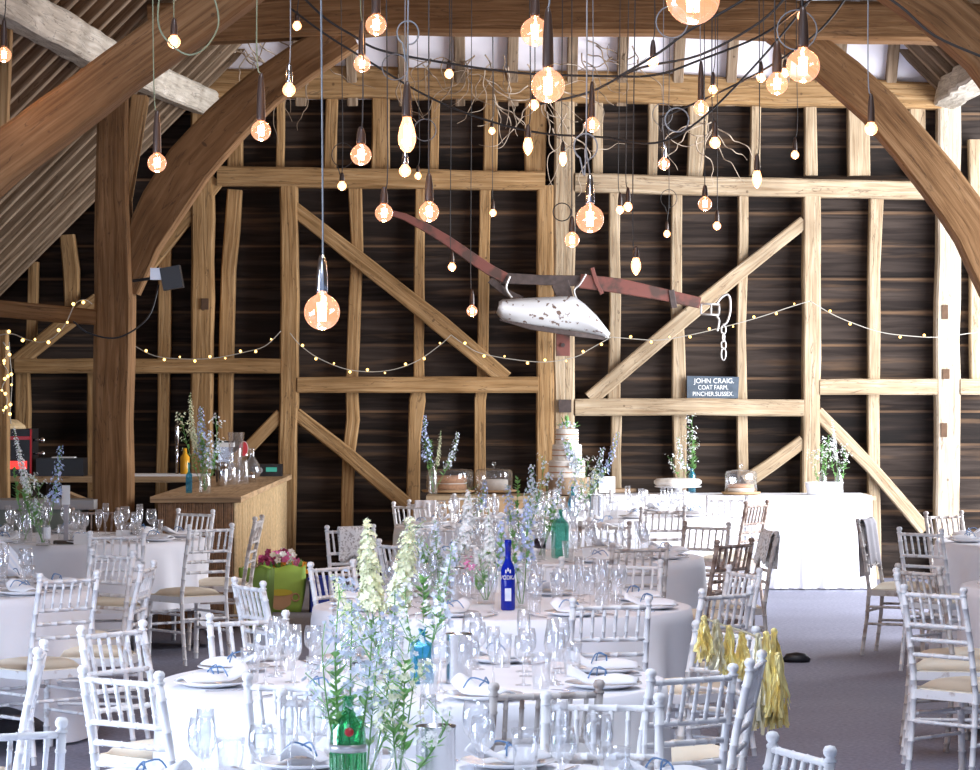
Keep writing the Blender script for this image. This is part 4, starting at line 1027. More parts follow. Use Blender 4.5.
g = MB(); g.lathe([(0.155, 0), (0.155, 0.055), (1e-5, 0.055)], n=28); g.build('lower_layer', M['sponge'], c, True)
g = MB(); g.lathe([(0.150, 0.055), (0.150, 0.065), (1e-5, 0.065)], n=28); g.build('cream_filling', M['icing'], c, True)
g = MB(); g.lathe([(0.155, 0.065), (0.155, 0.12), (0.14, 0.13), (1e-5, 0.13)], n=28); g.build('upper_layer', M['sponge'], c, True)
c['label'] = 'brown layered sponge cake under the leftmost glass dome'
p = onz(494, 492, CZ); t, c = cake_dome((p.x, p.y, CZ), 0.32, 'icing', 'glass dome over a small cream-iced cake')
g = MB(); g.lathe([(0.13, 0), (0.13, 0.085), (0.12, 0.095), (1e-5, 0.095)], n=28); g.build('iced_layer', M['icing'], c, True)
c['label'] = 'cream-iced cake under the second glass dome'
# cloth-lined crate front under the domes, tiered cake on its log
top = wood_slice(567, 494, 0.20, 0.15, 'thick log round under the three-tier cake')
t = thing('tiered_cake', top, 0, 'three-tier naked wedding cake topped with flowers, on a log round', 'cake')
z = 0.0
for r_, h in ((0.165, 0.155), (0.135, 0.145), (0.105, 0.14)):
    g = MB(); pr = [(r_, z)]
    for q in range(3):
        zz = z + h * (q + 0.5) / 3; pr += [(r_, zz - 0.012), (r_ - 0.004, zz), (r_, zz + 0.012)]
    pr += [(r_, z + h - 0.008), (r_ - 0.01, z + h), (1e-5, z + h)]
    g.lathe(pr, n=36); g.build('tier', M['icing'], t, True)
    for q in (0.28, 0.62):
        g = MB(); g.lathe([(r_ + 0.0005, z + h * q), (r_ + 0.002, z + h * q + 0.005), (r_ + 0.0005, z + h * q + 0.01)], n=36); g.build('sponge_band', M['sponge'], t, True)
    z += h
TOPCAKE = (top, z)
wood_slice(612, 492, 0.22, 0.03, 'thin wide wood slice right of the tiered cake')
for px_, py_, w_, h_, lb in ((606, 489, 0.12, 0.15, 'small framed white card right of the tiered cake'),):
    p = onz(px_, py_ + 3, CZ); t = thing('sign_card', (p.x, p.y - 0.25, CZ + 0.001), 0, lb, 'sign')
    g = MB(); g.box((0, 0, h_ / 2), (w_ * 1.25, 0.008, h_), Matrix.Rotation(R(-8), 3, 'X')); g.build('card', M['card'], t)
    g = MB(); g.box((0, 0.03, h_ * 0.3), (w_ * 0.4, 0.006, h_ * 0.6), Matrix.Rotation(R(18), 3, 'X')); g.build('easel_foot', M['card'], t)
# white cake on a low stand
p = onz(678, 493, CZ); t = thing('cake_stand', (p.x, p.y, CZ), 0, 'low stand carrying a wide white iced cake, below the sign', 'cake stand')
g = MB(); g.lathe([(0.11, 0), (0.11, 0.01), (0.04, 0.02), (0.04, 0.045), (0.215, 0.055), (0.215, 0.065), (1e-5, 0.065)], n=32); g.build('stand', M['china'], t, True)
c = thing('cake', (p.x, p.y, CZ + 0.066), 0, 'wide flat white iced cake with lumpy edge, below the sign', 'cake')
g = MB(); n = 40; vs = []; fs = []
pr = [(0.19, 0), (0.215, 0.02), (0.215, 0.045), (0.19, 0.065), (0.1, 0.07), (0.001, 0.072)]
for r_, z in pr:
    for i in range(n):
        a = 2 * math.pi * i / n; q = r_ * (1 + 0.03 * math.sin(9 * a)); vs.append((q * math.cos(a), q * math.sin(a), z))
for k in range(len(pr) - 1):
    for i in range(n): fs.append((k * n + i, k * n + (i + 1) % n, (k + 1) * n + (i + 1) % n, (k + 1) * n + i))
g.add(vs, fs); g.build('icing', M['icing'], c, True)
p = onz(741, 494, CZ); t, c = cake_dome((p.x, p.y, CZ), 0.27, 'sponge', 'glass dome over a thin jam sponge, right of the ghost-white stand')
t['label'] = 'glass dome over a thin jam sponge, right end of cake table'
g = MB(); g.lathe([(0.12, 0), (0.12, 0.035), (1e-5, 0.035)], n=28); g.build('lower_layer', M['icing'], c, True)
g = MB(); g.lathe([(0.12, 0.035), (0.12, 0.06), (0.11, 0.07), (1e-5, 0.07)], n=28); g.build('upper_layer', M['sponge'], c, True)
c['label'] = 'thin jam sponge cake under the right-hand glass dome'
# white planter box at right end
p = onz(824, 494.3, CZ); t = thing('white_tub', (p.x, p.y, CZ), 0, 'oval white enamel tub at the right end of the cake table', 'tub')
g = MB(); Mo = Matrix.Diagonal(Vector((1.5, 0.8, 1)))
g.lathe([(0.10, 0), (0.115, 0.10), (0.12, 0.11), (0.112, 0.11), (0.105, 0.09), (0.09, 0.01), (1e-5, 0.01)], n=32, M=Mo); g.build('tub_body', M['china'], t, True)
t, p = bottle(823, 492.6, CZ, prof_b(0.04, 0.14, 0.2), 'glass', 'clear flower bottle behind the white tub', ); BT['r1'] = p
t, p = bottle(839, 493.6, CZ, prof_b(0.042, 0.12, 0.24, 0.013, 0.06), 'glass', 'clear tapering bottle at the right end of the cake table'); BT['r2'] = p
t, p = bottle(692, 492.5, CZ, prof_b(0.035, 0.16, 0.22), 'blueglass', 'blue bottle behind the wide white cake'); BT['m1'] = p
t, p = bottle(433, 494.4, CZ, prof_b(0.04, 0.2, 0.28, 0.02), 'glass', 'clear flower bottle before the leftmost glass dome'); BT['l1'] = p

# ---- slate sign on its rail
s_ = F / 28.34
t = thing('name_sign', P(713, 398.4, 28.34), R(0), 'blue-grey slate sign with white hand lettering, standing on the rail', 'sign')
g = MB(); w = 52 / s_; h = 22.5 / s_
g.add([(-w / 2, -0.012, 0), (w / 2 - 0.01, -0.012, 0), (w / 2, -0.012, h - 0.01), (-w / 2, -0.012, h), (-w / 2, 0.012, 0), (w / 2 - 0.01, 0.012, 0), (w / 2, 0.012, h - 0.01), (-w / 2, 0.012, h)],
      [(0, 1, 2, 3), (5, 4, 7, 6), (0, 4, 5, 1), (1, 5, 6, 2), (2, 6, 7, 3), (3, 7, 4, 0)]); g.build('sign_board', M['slate'], t)
text('J     C', 0.082, 'chalk', (-0.035, -0.014, h * 0.76), t) if False else None
text('JOHN CRAIG.', 0.066, 'chalk', (0.01, -0.0135, h * 0.77), t, sx=0.95)
text('COAT FARM,', 0.060, 'chalk', (0.0, -0.0135, h * 0.48), t, sx=0.82)
text('PINCHER.SUSSEX.', 0.058, 'chalk', (0.0, -0.0135, h * 0.19), t, sx=0.86)

# ================================================================ hanging plough
M['redpaint'] = patch_mat('faded_red_paint', (0.20, 0.07, 0.055), (0.09, 0.05, 0.04), 0.5, 0.62, 6, 0.6)
M['iron'] = plain('rusty_iron', (0.07, 0.05, 0.045), 0.7, noise=0.3, ns=25)
M['rustwhite'] = patch_mat('chipped_white_paint', (0.66, 0.67, 0.68), (0.16, 0.10, 0.075), 0.60, 0.64, 16, 0.6)
M['chain'] = plain('galvanised_chain', (0.62, 0.60, 0.58), 0.4, metal=0.6)
HY = 27.75
t = thing('antique_plough', P(560, 300, HY), 0, 'antique horse plough with white mouldboard and red beam, hung before the centre post', 'plough')
o0 = Vector(t.location)
def Q(px, py, dy=0.0): return P(px, py, HY + dy) - o0
sH = F / HY
g = MB(); g.sweep([Q(388, 212), Q(405, 217), Q(425, 227), Q(448, 241), Q(472, 258), Q(490, 270), Q(505, 278)], [5 / sH, 7 / sH, 9 / sH, 10 / sH, 11 / sH, 11 / sH, 11 / sH], 0.06, step=0.1); g.build('red_handle', M['redpaint'], t)
g = MB(); g.sweep([Q(500, 278), Q(540, 280), Q(585, 281)], [11 / sH, 10 / sH, 11 / sH], 0.05, step=0.2); g.build('dark_beam', M['iron'], t)
g = MB(); g.sweep([Q(580, 281), Q(620, 286), Q(665, 295), Q(700, 303)], [14 / sH, 15 / sH, 12 / sH, 11 / sH], 0.07, step=0.2); g.build('red_beam', M['redpaint'], t)
g = MB(); g.sweep([Q(592, 268), Q(596, 282), Q(602, 294)], 4 / sH, 0.10, step=0.1); g.build('coulter_clamp', M['redpaint'], t)
g = MB(); g.sweep([Q(671, 290), Q(674, 308)], 6 / sH, 0.10, step=0.1); g.build('beam_strap', M['iron'], t)
g = MB(); g.sweep([Q(490, 280), Q(505, 292), Q(522, 300)], 7 / sH, 0.04, step=0.1); g.build('frame_brace', M['iron'], t)
g = MB(); g.sweep([Q(560, 283), Q(566, 300), Q(570, 312)], [18 / sH, 16 / sH, 20 / sH], 0.06, step=0.1); g.build('standard', M['iron'], t)
g = MB(); g.tube(catmull([Q(510, 276, -.05), Q(506, 288, -.06), Q(512, 298, -.05)]), 0.012); g.build('wire_tie', M['chain'], t, True)
g = MB(); g.tube(catmull([Q(586, 274, -.06), Q(580, 284, -.06), Q(574, 291, -.06), Q(579, 304, -.07)]), 0.010); g.build('wire_tie', M['chain'], t, True)
# mouldboard: curved plate
topl = [(499, 303), (503, 300.5), (520, 299.5), (540, 298.5), (560, 297.5), (574, 297.5), (584, 305), (596, 317), (609, 334)]
botl = [(497.5, 312), (503, 320), (520, 324.5), (540, 328), (560, 330.5), (574, 332), (584, 334), (596, 336), (609, 337)]
vs = []; fs = []; nv = 6
for i in range(9):
    for j in range(nv + 1):
        f = j / nv; px = topl[i][0] * (1 - f) + botl[i][0] * f; py = topl[i][1] * (1 - f) + botl[i][1] * f
        dy = -0.20 - 0.10 * math.sin(f * math.pi) + 0.12 * (i / 8) + 0.05 * f
        vs.append(Q(px, py, dy))
for i in range(8):
    for j in range(nv):
        a = i * (nv + 1) + j; fs.append((a, a + nv + 1, a + nv + 2, a + 1))
g = MB(); g.add(vs, fs); mb = g.build('mouldboard', M['rustwhite'], t, True); sm = mb.modifiers.new('thick', 'SOLIDIFY'); sm.thickness = 0.03; sm.offset = 0
g = MB(); g.sweep([Q(500, 319, -.15), Q(530, 327, -.16), Q(575, 334, -.15), Q(604, 338, -.08)], [3 / sH, 5 / sH, 5 / sH, 4 / sH], 0.04, step=0.1); g.build('share', M['iron'], t)
g = MB(); g.sweep([Q(558, 336, 0), Q(566, 336, .1)], 8 / sH, 0.05, side=(0, 0, 1)) if False else g.sweep([Q(563, 326, .05), Q(563, 356, .05)], 14 / sH, 0.05, step=0.3); g.build('foot_bracket', M['redpaint'], t)
g = MB(); g.tube([Q(563, 290, 0), Q(563, 290, 0.45)], 0.02); g.tube([Q(563, 345, 0), Q(563, 345, 0.45)], 0.02); g.build('wall_bolt', M['iron'], t)
# hake and chain
g = MB()
for y0 in (303.5, 314): g.tube([Q(701, y0), Q(719, y0 + 1)], 0.010)
for x0 in (701, 711, 719): g.tube([Q(x0, 303.5), Q(x0, 314.5)], 0.010)
g.build('hake_frame', M['chain'], t, True)
g = MB(); g.tube(catmull([Q(716, 305), Q(721, 298), Q(727, 294.5), Q(730, 299), Q(730, 312), Q(727, 322), Q(723, 325)]), 0.011); g.tube(catmull([Q(716, 315), Q(719, 320), Q(718, 328), Q(717, 331)]), 0.010); g.build('hook', M['chain'], t, True)
y = 325
for k in range(4):
    sc = (0.75, 1.5) if k < 3 else (1.0, 2.1)
    g = MB(); Mr = Matrix.Rotation(R(90), 3, 'X') if k % 2 == 0 or k == 3 else Matrix.Rotation(R(60), 3, 'Z') @ Matrix.Rotation(R(90), 3, 'X')
    hh = 9.5 if k < 3 else 13
    g.torus(Q(723.5, y + hh / 2), 0.024, 0.0075, Mr, 16, 6, sc=(0.9, hh / sH / 2 / 0.024 * 0.95)); g.build('chain_link', M['chain'], t, True); y += hh - 2
# iron plate on the centre post
g = MB(); g.box((0, 0, 0), (0.12, 0.02, 0.12)); o = g.build('iron_plate', M['iron']); o.location = P(565, 406, 28.27); tag(o, 'square rusty iron plate bolted to the centre post', 'plate')

# ================================================================ floodlight on the big arcade post
p = P(172, 278, 22.6); t = thing('floodlight', p, 0, 'small black floodlight on a bracket beside the big arcade post', 'floodlight')
g = MB(); g.box((0, 0, 0), (0.15, 0.12, 0.17), Matrix.Rotation(R(-10), 3, 'Y')); g.build('lamp_housing', M['black'], t)
g = MB(); g.box((-0.11, 0, 0.03), (0.10, 0.08, 0.09)); g.build('bracket', M['silverlabel'], t)
g = MB(); g.tube([(-0.12, 0, 0.0), (-0.30, 0.02, -0.02)], 0.012); g.build('arm', M['black'], t)
g = MB(); g.tube(catmull([(-0.10, 0, -0.05), (-0.17, -0.10, -0.30), (-0.38, -0.17, -0.45), (-0.60, -0.17, -0.42), (-0.72, -0.17, -0.33)]), 0.007, 6); g.build('cable', M['black'], t, True)

# ================================================================ festoon bulbs
M['fil'] = bpy.data.materials.new('glowing_filament'); M['fil'].use_nodes = True; t_ = M['fil'].node_tree; t_.nodes.clear()
e_ = t_.nodes.new('ShaderNodeEmission'); e_.inputs[0].default_value = (1.0, 0.62, 0.30, 1); e_.inputs[1].default_value = 40; o_ = t_.nodes.new('ShaderNodeOutputMaterial'); t_.links.new(e_.outputs[0], o_.inputs[0])
M['bulb'] = glass_mat('glowing_bulb_glass', (1.0, 0.93, 0.86), 0.22, emit=(1.0, 0.42, 0.22), es=0.62)
M['bulb_s'] = glass_mat('small_glowing_bulb_glass', (1.0, 0.93, 0.86), 0.15, emit=(1.0, 0.45, 0.20), es=1.9)
M['holder'] = plain('brown_bakelite', (0.06, 0.035, 0.025), 0.35)
M['flex'] = plain('dark_flex', (0.035, 0.032, 0.03), 0.6)
M['flexg'] = plain('olive_flex', (0.20, 0.22, 0.13), 0.6)
M['flexs'] = plain('silver_flex', (0.24, 0.25, 0.26), 0.5)
def globe_prof(r):
    pr = [(1e-5, -r)]
    for k in range(1, 12):
        a = math.pi * k / 14; pr.append((r * math.sin(a), -r * math.cos(a)))
    nk_ = max(0.014, r * 0.26)
    pr += [(nk_ * 1.15, r * 0.98), (nk_, r * 1.08), (nk_, r * 1.22)]
    return pr
def bulb_meshes(kind):
    if kind == 'globe':      # 125 mm
        r = 0.0625; g = MB(); g.lathe(globe_prof(r), n=24); gl = g.mesh('glass_globe', M['bulb'], True)
        g = MB()
        for k in range(6):
            a = k * math.pi / 3; g.tube([(0.012 * math.cos(a), 0.012 * math.sin(a), -0.032), (0.015 * math.cos(a), 0.015 * math.sin(a), 0.032)], 0.0022, 5)
        g.tube([(0, 0, 0.075), (0, 0, -0.02)], 0.003, 5); return gl, g.mesh('filament', M['fil']), r, r * 1.22
    if kind == 'mid':        # 80 mm
        r = 0.042; g = MB(); g.lathe(globe_prof(r), n=20); gl = g.mesh('glass_globe', M['bulb'], True)
        g = MB()
        for k in range(5):
            a = k * math.pi / 2.5; g.tube([(0.010 * math.cos(a), 0.010 * math.sin(a), -0.02), (0.012 * math.cos(a), 0.012 * math.sin(a), 0.02)], 0.0026, 5)
        return gl, g.mesh('filament', M['fil']), r, r * 1.22
    if kind == 'small':      # 60 mm
        r = 0.03; g = MB(); g.lathe(globe_prof(r), n=16); gl = g.mesh('glass_globe', M['bulb_s'], True)
        g = MB(); g.ball((0, 0, 0), 0.016, 8, 6); return gl, g.mesh('filament', M['fil']), r, r * 1.3
    if kind == 'pear':
        g = MB(); g.lathe([(1e-5, -0.068), (0.012, -0.066), (0.024, -0.052), (0.032, -0.028), (0.033, -0.008), (0.026, 0.025), (0.016, 0.055), (0.014, 0.07)], n=20); gl = g.mesh('glass_globe', M['bulb_s'], True)
        g = MB()
        for k in range(5):
            a = k * math.pi / 2.5; g.tube([(0.012 * math.cos(a), 0.012 * math.sin(a), -0.045), (0.009 * math.cos(a), 0.009 * math.sin(a), 0.03)], 0.003, 5)
        return gl, g.mesh('filament', M['fil']), 0.033, 0.07
    if kind == 'candle':
        g = MB(); g.lathe([(1e-5, -0.055), (0.008, -0.05), (0.02, -0.032), (0.026, -0.01), (0.024, 0.01), (0.016, 0.035), (0.014, 0.045)], n=16); gl = g.mesh('glass_globe', M['bulb_s'], True)
        g = MB(); g.lathe([(1e-5, -0.038), (0.012, -0.02), (0.015, 0), (0.008, 0.025), (1e-5, 0.03)], n=10); return gl, g.mesh('filament', M['fil']), 0.026, 0.045
BM = {k: bulb_meshes(k) for k in ('globe', 'mid', 'small', 'pear', 'candle')}
ZW = 5.05
BINS = {}
nb = 0
HM = {}
def holder_mesh(L_, r0, mat):
    key = (L_, r0, mat)
    if key not in HM:
        g = MB(); g.lathe([(r0, 0), (r0 * 1.05, 0.01), (r0 * 0.95, L_ * 0.55), (r0 * 0.62, L_ * 0.9), (r0 * 0.35, L_), (1e-5, L_)], n=14); HM[key] = g.mesh('lamp_holder', M[mat], True)
    return HM[key]
def lamp(px, py, kind, dia, label, hl=0.10, flex='flex', hmat='holder', loop=None, cable_dx=0.0, power=1.0):
    global nb
    gl, fi, r, top = BM[kind]
    Y = min(2 * r * F / dia, 26.3)
    p = P(px, py, Y)
    t = thing('hanging_bulb', p, 0, label, 'light bulb', 'bare filament bulbs hanging from the roof')
    o = bpy.data.objects.new('glass_globe', gl); COL.objects.link(o); o.parent = t
    o = bpy.data.objects.new('filament', fi); COL.objects.link(o); o.parent = t
    r0 = {'globe': 0.020, 'mid': 0.018, 'small': 0.0165, 'pear': 0.018, 'candle': 0.0155}[kind]
    o = bpy.data.objects.new('lamp_holder', holder_mesh(hl, r0, hmat)); COL.objects.link(o); o.parent = t; o.location = (0, 0, top - 0.008)
    zb = top + hl - 0.012
    by = round(Y / 1.4) * 1.4; BINS.setdefault(by, []).append(p.x)
    pts = [Vector((0, 0, zb))]
    zr = ZW - p.z
    dx = rnd.uniform(-0.02, 0.02)
    pts.append(Vector((dx, 0, zb + 0.12)))
    if loop:
        lz, lr = loop     # height above the bulb and loop radius, both in picture pixels
        s = F / Y; c = zb + lz / s; rr_ = lr / s
        for k in range(13):
            a = -math.pi / 2 + k * 2 * math.pi / 12; pts.append(Vector((dx + rr_ * math.cos(a) * 0.9, 0.01 * math.cos(a / 2), c + rr_ + rr_ * math.sin(a))))
    pts.append(Vector((dx * 0.4, (by - Y) * 0.3, zr * 0.55 if zr * 0.55 > pts[-1].z + 0.1 else pts[-1].z + 0.1)))
    pts.append(Vector((cable_dx, by - Y, zr)))
    g = MB(); g.tube(catmull(pts, 4), 0.0036 if kind == 'globe' else 0.0030, 6); g.build('flex_cable', M[flex], t, True)
    l = bpy.data.lights.new('bulb_glow', 'POINT'); l.energy = {'globe': 4, 'mid': 3.5, 'small': 3, 'pear': 3.5, 'candle': 3}[kind] * power; l.color = (1.0, 0.46, 0.17); l.shadow_soft_size = 0.02
    lo = bpy.data.objects.new('bulb_glow', l); COL.objects.link(lo); lo.parent = t; lo.location = (0, 0, -r * 1.25 if kind != 'small' else -r * 1.4)
    nb += 1
LAMPS = [
 (4, 55, 'mid', 15, 'bulb in a long brown holder at the top left edge', 0.16),
 (157, 163, 'mid', 19, 'bulb in a long brown holder on green flex, left of the big arcade post head', 0.19, 'flexg'),
 (174, 42, 'small', 13, 'small bulb before the nearest curved brace at upper left', 0.08, 'flexg', 'holder'),
 (261, 131, 'mid', 20, 'bulb in a long brown holder before the curved arch brace', 0.20, 'flexg'),
 (289, 90, 'small', 13, 'small bulb on silver flex beside the curved arch brace', 0.09, 'flexs', 'chrome'),
 (297, 26, 'small', 9, 'tiny bulb before the tie beam at left', 0.07),
 (322, 312, 'globe', 36, 'big low-hanging globe bulb on silver flex, beside the wide post', 0.13, 'flexs', 'chrome'),
 (376, 25, 'mid', 21, 'bulb in a long dark holder at top, left of centre', 0.16),
 (362, 64, 'mid', 17, 'bulb in a dark tapering holder below the top left-centre one', 0.17, 'flexg'),
 (361, 155, 'mid', 21, 'round bulb with visible filament above the mid rail at left', 0.07),
 (342, 186, 'small', 9, 'tiny bulb just under the mid rail at left', 0.06, 'flex', 'holder', (6, 12)),
 (407, 134, 'pear', 18, 'long pear-shaped bulb on silver flex', 0.13, 'flexs', 'holder', (38, 12)),
 (405, 171, 'small', 12, 'small bulb hanging right under the pear-shaped bulb', 0.07, 'flexs', 'chrome'),
 (418, 176, 'small', 7, 'tiny bulb right of the one under the pear-shaped bulb', 0.06),
 (384, 213, 'mid', 18, 'round bulb over the tip of the plough handle', 0.08),
 (429, 212, 'mid', 20, 'round bulb just right of the plough handle tip', 0.12),
 (449, 74, 'small', 9, 'small bulb on the wall plate left of the biggest group', 0.06),
 (535, 32, 'globe', 29, 'globe bulb with long filament before the tie beam centre', 0.11),
 (548, 86, 'globe', 34, 'big globe bulb in a dark holder over the centre post', 0.22, 'flexs'),
 (534, 105, 'small', 10, 'small bulb tucked behind the big centre globe', 0.07),
 (492, 131, 'small', 7, 'tiny bulb among the dry vines left of centre', 0.06),
 (528, 145, 'candle', 10, 'candle-shaped bulb left of the centre post', 0.07),
 (563, 158, 'candle', 8, 'small candle-shaped bulb on the centre post', 0.07),
 (493, 213, 'small', 7, 'tiny bulb under the mid rail, left of the centre post', 0.08),
 (592, 125, 'mid', 15, 'bulb in a black cone holder right of the centre post', 0.20, 'flexs'),
 (590, 219, 'globe', 28, 'large round globe bulb right of the centre post', 0.13, 'flexs', 'chrome', (16, 13)),
 (572, 240, 'mid', 15, 'round bulb under and left of the large right-of-centre globe', 0.09),
 (620, 210, 'small', 8, 'left one of two tiny bulbs hung as a pair', 0.10),
 (628, 207, 'small', 9, 'right one of two tiny bulbs hung as a pair', 0.10),
 (636, 265, 'candle', 10, 'candle-shaped bulb hanging lowest, above the red beam', 0.06),
 (653, 62, 'small', 11, 'small bulb before the wall plate right of centre', 0.09),
 (693, -2, 'globe', 54, 'nearest and largest globe bulb cut by the top edge', 0.13),
 (664, 164, 'mid', 12, 'small bulb on grey looped flex above the mid rail', 0.12, 'flexs', 'chrome', (16, 11)),
 (701, 108, 'mid', 15, 'bulb in a long dark holder right of the grey loop', 0.22, 'flexs'),
 (713, 90, 'small', 9, 'tiny bulb touching the long dark holder', 0.09),
 (715, 143, 'small', 11, 'small bulb under the long dark holder', 0.09),
 (705, 204, 'mid', 14, 'round bulb just below the mid rail, right of centre', 0.07),
 (717, 226, 'small', 8, 'tiny bulb lowest right of the round one at the rail', 0.09),
 (667, 234, 'small', 7, 'tiny bulb left of the round one at the rail', 0.08, 'flex', 'holder', (14, 9)),
 (757, 178, 'candle', 10, 'candle-shaped bulb before the mid rail at right', 0.09),
 (761, 78, 'small', 9, 'tiny bulb left of the glowing pair at upper right', 0.08),
 (777, 84, 'mid', 22, 'round bulb partly behind the big globe at upper right', 0.12),
 (785, 73, 'small', 9, 'tiny bulb between the two round ones at upper right', 0.06),
 (803, 66, 'globe', 34, 'big globe bulb at upper right', 0.15),
 (802, 16, 'small', 10, 'small bulb directly above the upper right globe', 0.07),
 (795, 155, 'small', 8, 'tiny bulb hanging alone above the mid rail at right', 0.10),
 (871, 129, 'small', 13, 'small bulb on pale flex before the right arch brace', 0.13, 'flexs'),
 (452, 267, 'small', 8, 'tiny bulb hanging over the plough handle', 0.09),
 (472, 311, 'mid', 11, 'lowest bulb left of the white mouldboard', 0.12),
]
for l in LAMPS: lamp(*l)
for by in sorted(BINS):
    g = MB(); x0, x1 = -3.0, 4.1
    g.tube([(x0 + (x1 - x0) * k / 12, by, ZW + 0.002 + 0.03 * (abs(k - 6) / 6) ** 2 - 0.0) for k in range(13)], 0.004, 6)
    o = g.build('support_wire', M['flex'], None, True); tag(o, 'thin straight wire high under the roof carrying bulbs', 'wire', 'straight wires over the nave'); o['kind'] = 'structure'
# black festoon cables with swags
for pts, Y, lb in [
    ([(300, -6), (325, 18), (352, 35), (380, 50), (440, 62), (520, 73), (600, 76), (655, 75), (700, 60), (760, 36), (800, 8), (820, -8)], 18, 'black festoon cable swagging from top left across the wall plate'),
    ([(290, 8), (325, 34), (370, 62), (425, 95), (480, 118), (540, 133), (600, 137), (655, 143), (700, 120), (760, 60), (815, -6)], 19.5, 'black festoon cable dipping lowest before the centre post'),
    ([(620, 76), (660, 52), (690, 30), (730, 8), (755, -8)], 16, 'short black cable rising right of centre to the top'),
    ([(540, 104), (590, 92), (640, 68), (700, 55), (760, 22), (790, -8)], 17, 'black cable rising from the big centre globe to upper right'),
    ([(660, 118), (720, 92), (770, 66), (820, 30), (850, -8)], 20, 'black cable crossing before the upper right bulbs'),
    ([(880, -8), (905, 10), (935, 36), (985, 58)], 15, 'black cable at the top right corner')]:
    g = MB(); g.tube(catmull([P(x, y, Y) for x, y in pts], 5), 0.007, 6); o = g.build('festoon_cable', M['flex'], None, True); tag(o, lb, 'cable')
for x, y, r_, Y, lb in [(395, 67, 13, 17, 'coiled silver flex beside the pear-shaped bulb'), (677, 120, 12, 14, 'coiled grey flex on the looped bulb at right'), (425, 130, 11, 19, 'loop of flex right of the pear-shaped bulb'), (562, 212, 9, 19, 'dark loop of flex on the centre post'), (672, 22, 16, 15, 'wide grey loop of flex at the top, right of centre'), (797, 30, 20, 15, 'grey loops of flex over the upper right globe')]:
    g = MB(); s = F / Y; g.tube([P(x + r_ * math.cos(a), y + r_ * math.sin(a), Y + 0.02 * a) for a in [k * 2 * math.pi / 20 for k in range(23)]], 0.0038, 6)
    o = g.build('flex_coil', M['flexs'] if 'dark' not in lb else M['flex'], None, True); tag(o, lb, 'cable')

g = MB(); g.tube(catmull([P(x, y, 12) for x, y in [(160, -8), (158, 20), (165, 38), (185, 54), (203, 50), (217, 30), (218, 12), (212, -8)]], 5), 0.0036, 6)
o = g.build('flex_coil', M['flexg'], None, True); tag(o, 'slack loop of olive flex before the nearest curved brace', 'cable')

# ================================================================ fairy lights
M['fairy'] = bpy.data.materials.new('fairy_light_glow'); M['fairy'].use_nodes = True; t_ = M['fairy'].node_tree; t_.nodes.clear()
e_ = t_.nodes.new('ShaderNodeEmission'); e_.inputs[0].default_value = (1.0, 0.60, 0.18, 1); e_.inputs[1].default_value = 5; o_ = t_.nodes.new('ShaderNodeOutputMaterial'); t_.links.new(e_.outputs[0], o_.inputs[0])
M['wire'] = plain('pale_wire', (0.45, 0.42, 0.36), 0.5)
g = MB(); g.ball((0, 0, 0), 0.011, 8, 5); fme = g.mesh('fairy_bulb', M['fairy'], True)
def fairy(pts, Y, every, label, r=0.0045, sc=1.0):
    c = catmull([P(x, y, Y) for x, y in pts], 6); o0 = c[0].copy()
    t = thing('fairy_light_string', o0, 0, label, 'fairy lights')
    g = MB(); g.tube([p - o0 for p in c], r, 5); g.build('wire', M['wire'], t, True)
    acc = 0; k = 0
    for i in range(1, len(c)):
        acc += (c[i] - c[i - 1]).length
        if acc > every:
            acc = 0; o = bpy.data.objects.new('fairy_bulb', fme); COL.objects.link(o); o.parent = t; k += 1
            o.location = c[i] - o0 + Vector((0, -0.01, 0.018 if k % 2 else -0.018)); q = sc * (1.2 if k % 3 else 0.8); o.scale = (q, q, q)
fairy([(133, 345), (155, 356), (185, 359), (215, 358), (245, 352), (265, 346), (281, 331)], 28.05, 0.14, 'fairy light string swagged from the arcade post to the wide post')
fairy([(290, 333), (300, 345), (320, 359), (350, 370), (385, 371), (415, 362), (440, 345), (451, 335)], 28.08, 0.15, 'fairy light string swagged below the long left brace')
fairy([(451, 335), (465, 345), (480, 353), (510, 359), (545, 362), (575, 357), (590, 349), (611, 337)], 28.0, 0.16, 'fairy light string passing under the white mouldboard')
fairy([(611, 337), (635, 339), (660, 340), (690, 335), (720, 328), (760, 317), (790, 307), (810, 301)], 28.05, 0.17, 'fairy light string behind the hanging chain')
fairy([(810, 301), (830, 313), (850, 322), (880, 332), (910, 336), (940, 337), (985, 331)], 28.05, 0.20, 'fairy light string from the pale post to the right edge')
fairy([(-5, 336), (12, 334), (28, 340), (42, 342), (55, 336), (66, 323), (75, 304), (85, 300), (92, 304)], 22.7, 0.09, 'fairy light string sagging below the aisle tie at left')
fairy([(3, 342), (8, 352), (3, 362), (8, 374), (2, 388), (7, 400), (3, 414)], 23.7, 0.06, 'fairy light string wound down the left-edge post', sc=1.0)
fairy([(9, 342), (10, 360), (12, 378), (11, 396), (10, 414), (11, 424)], 23.65, 0.10, 'fairy light string hanging straight beside the left-edge post')

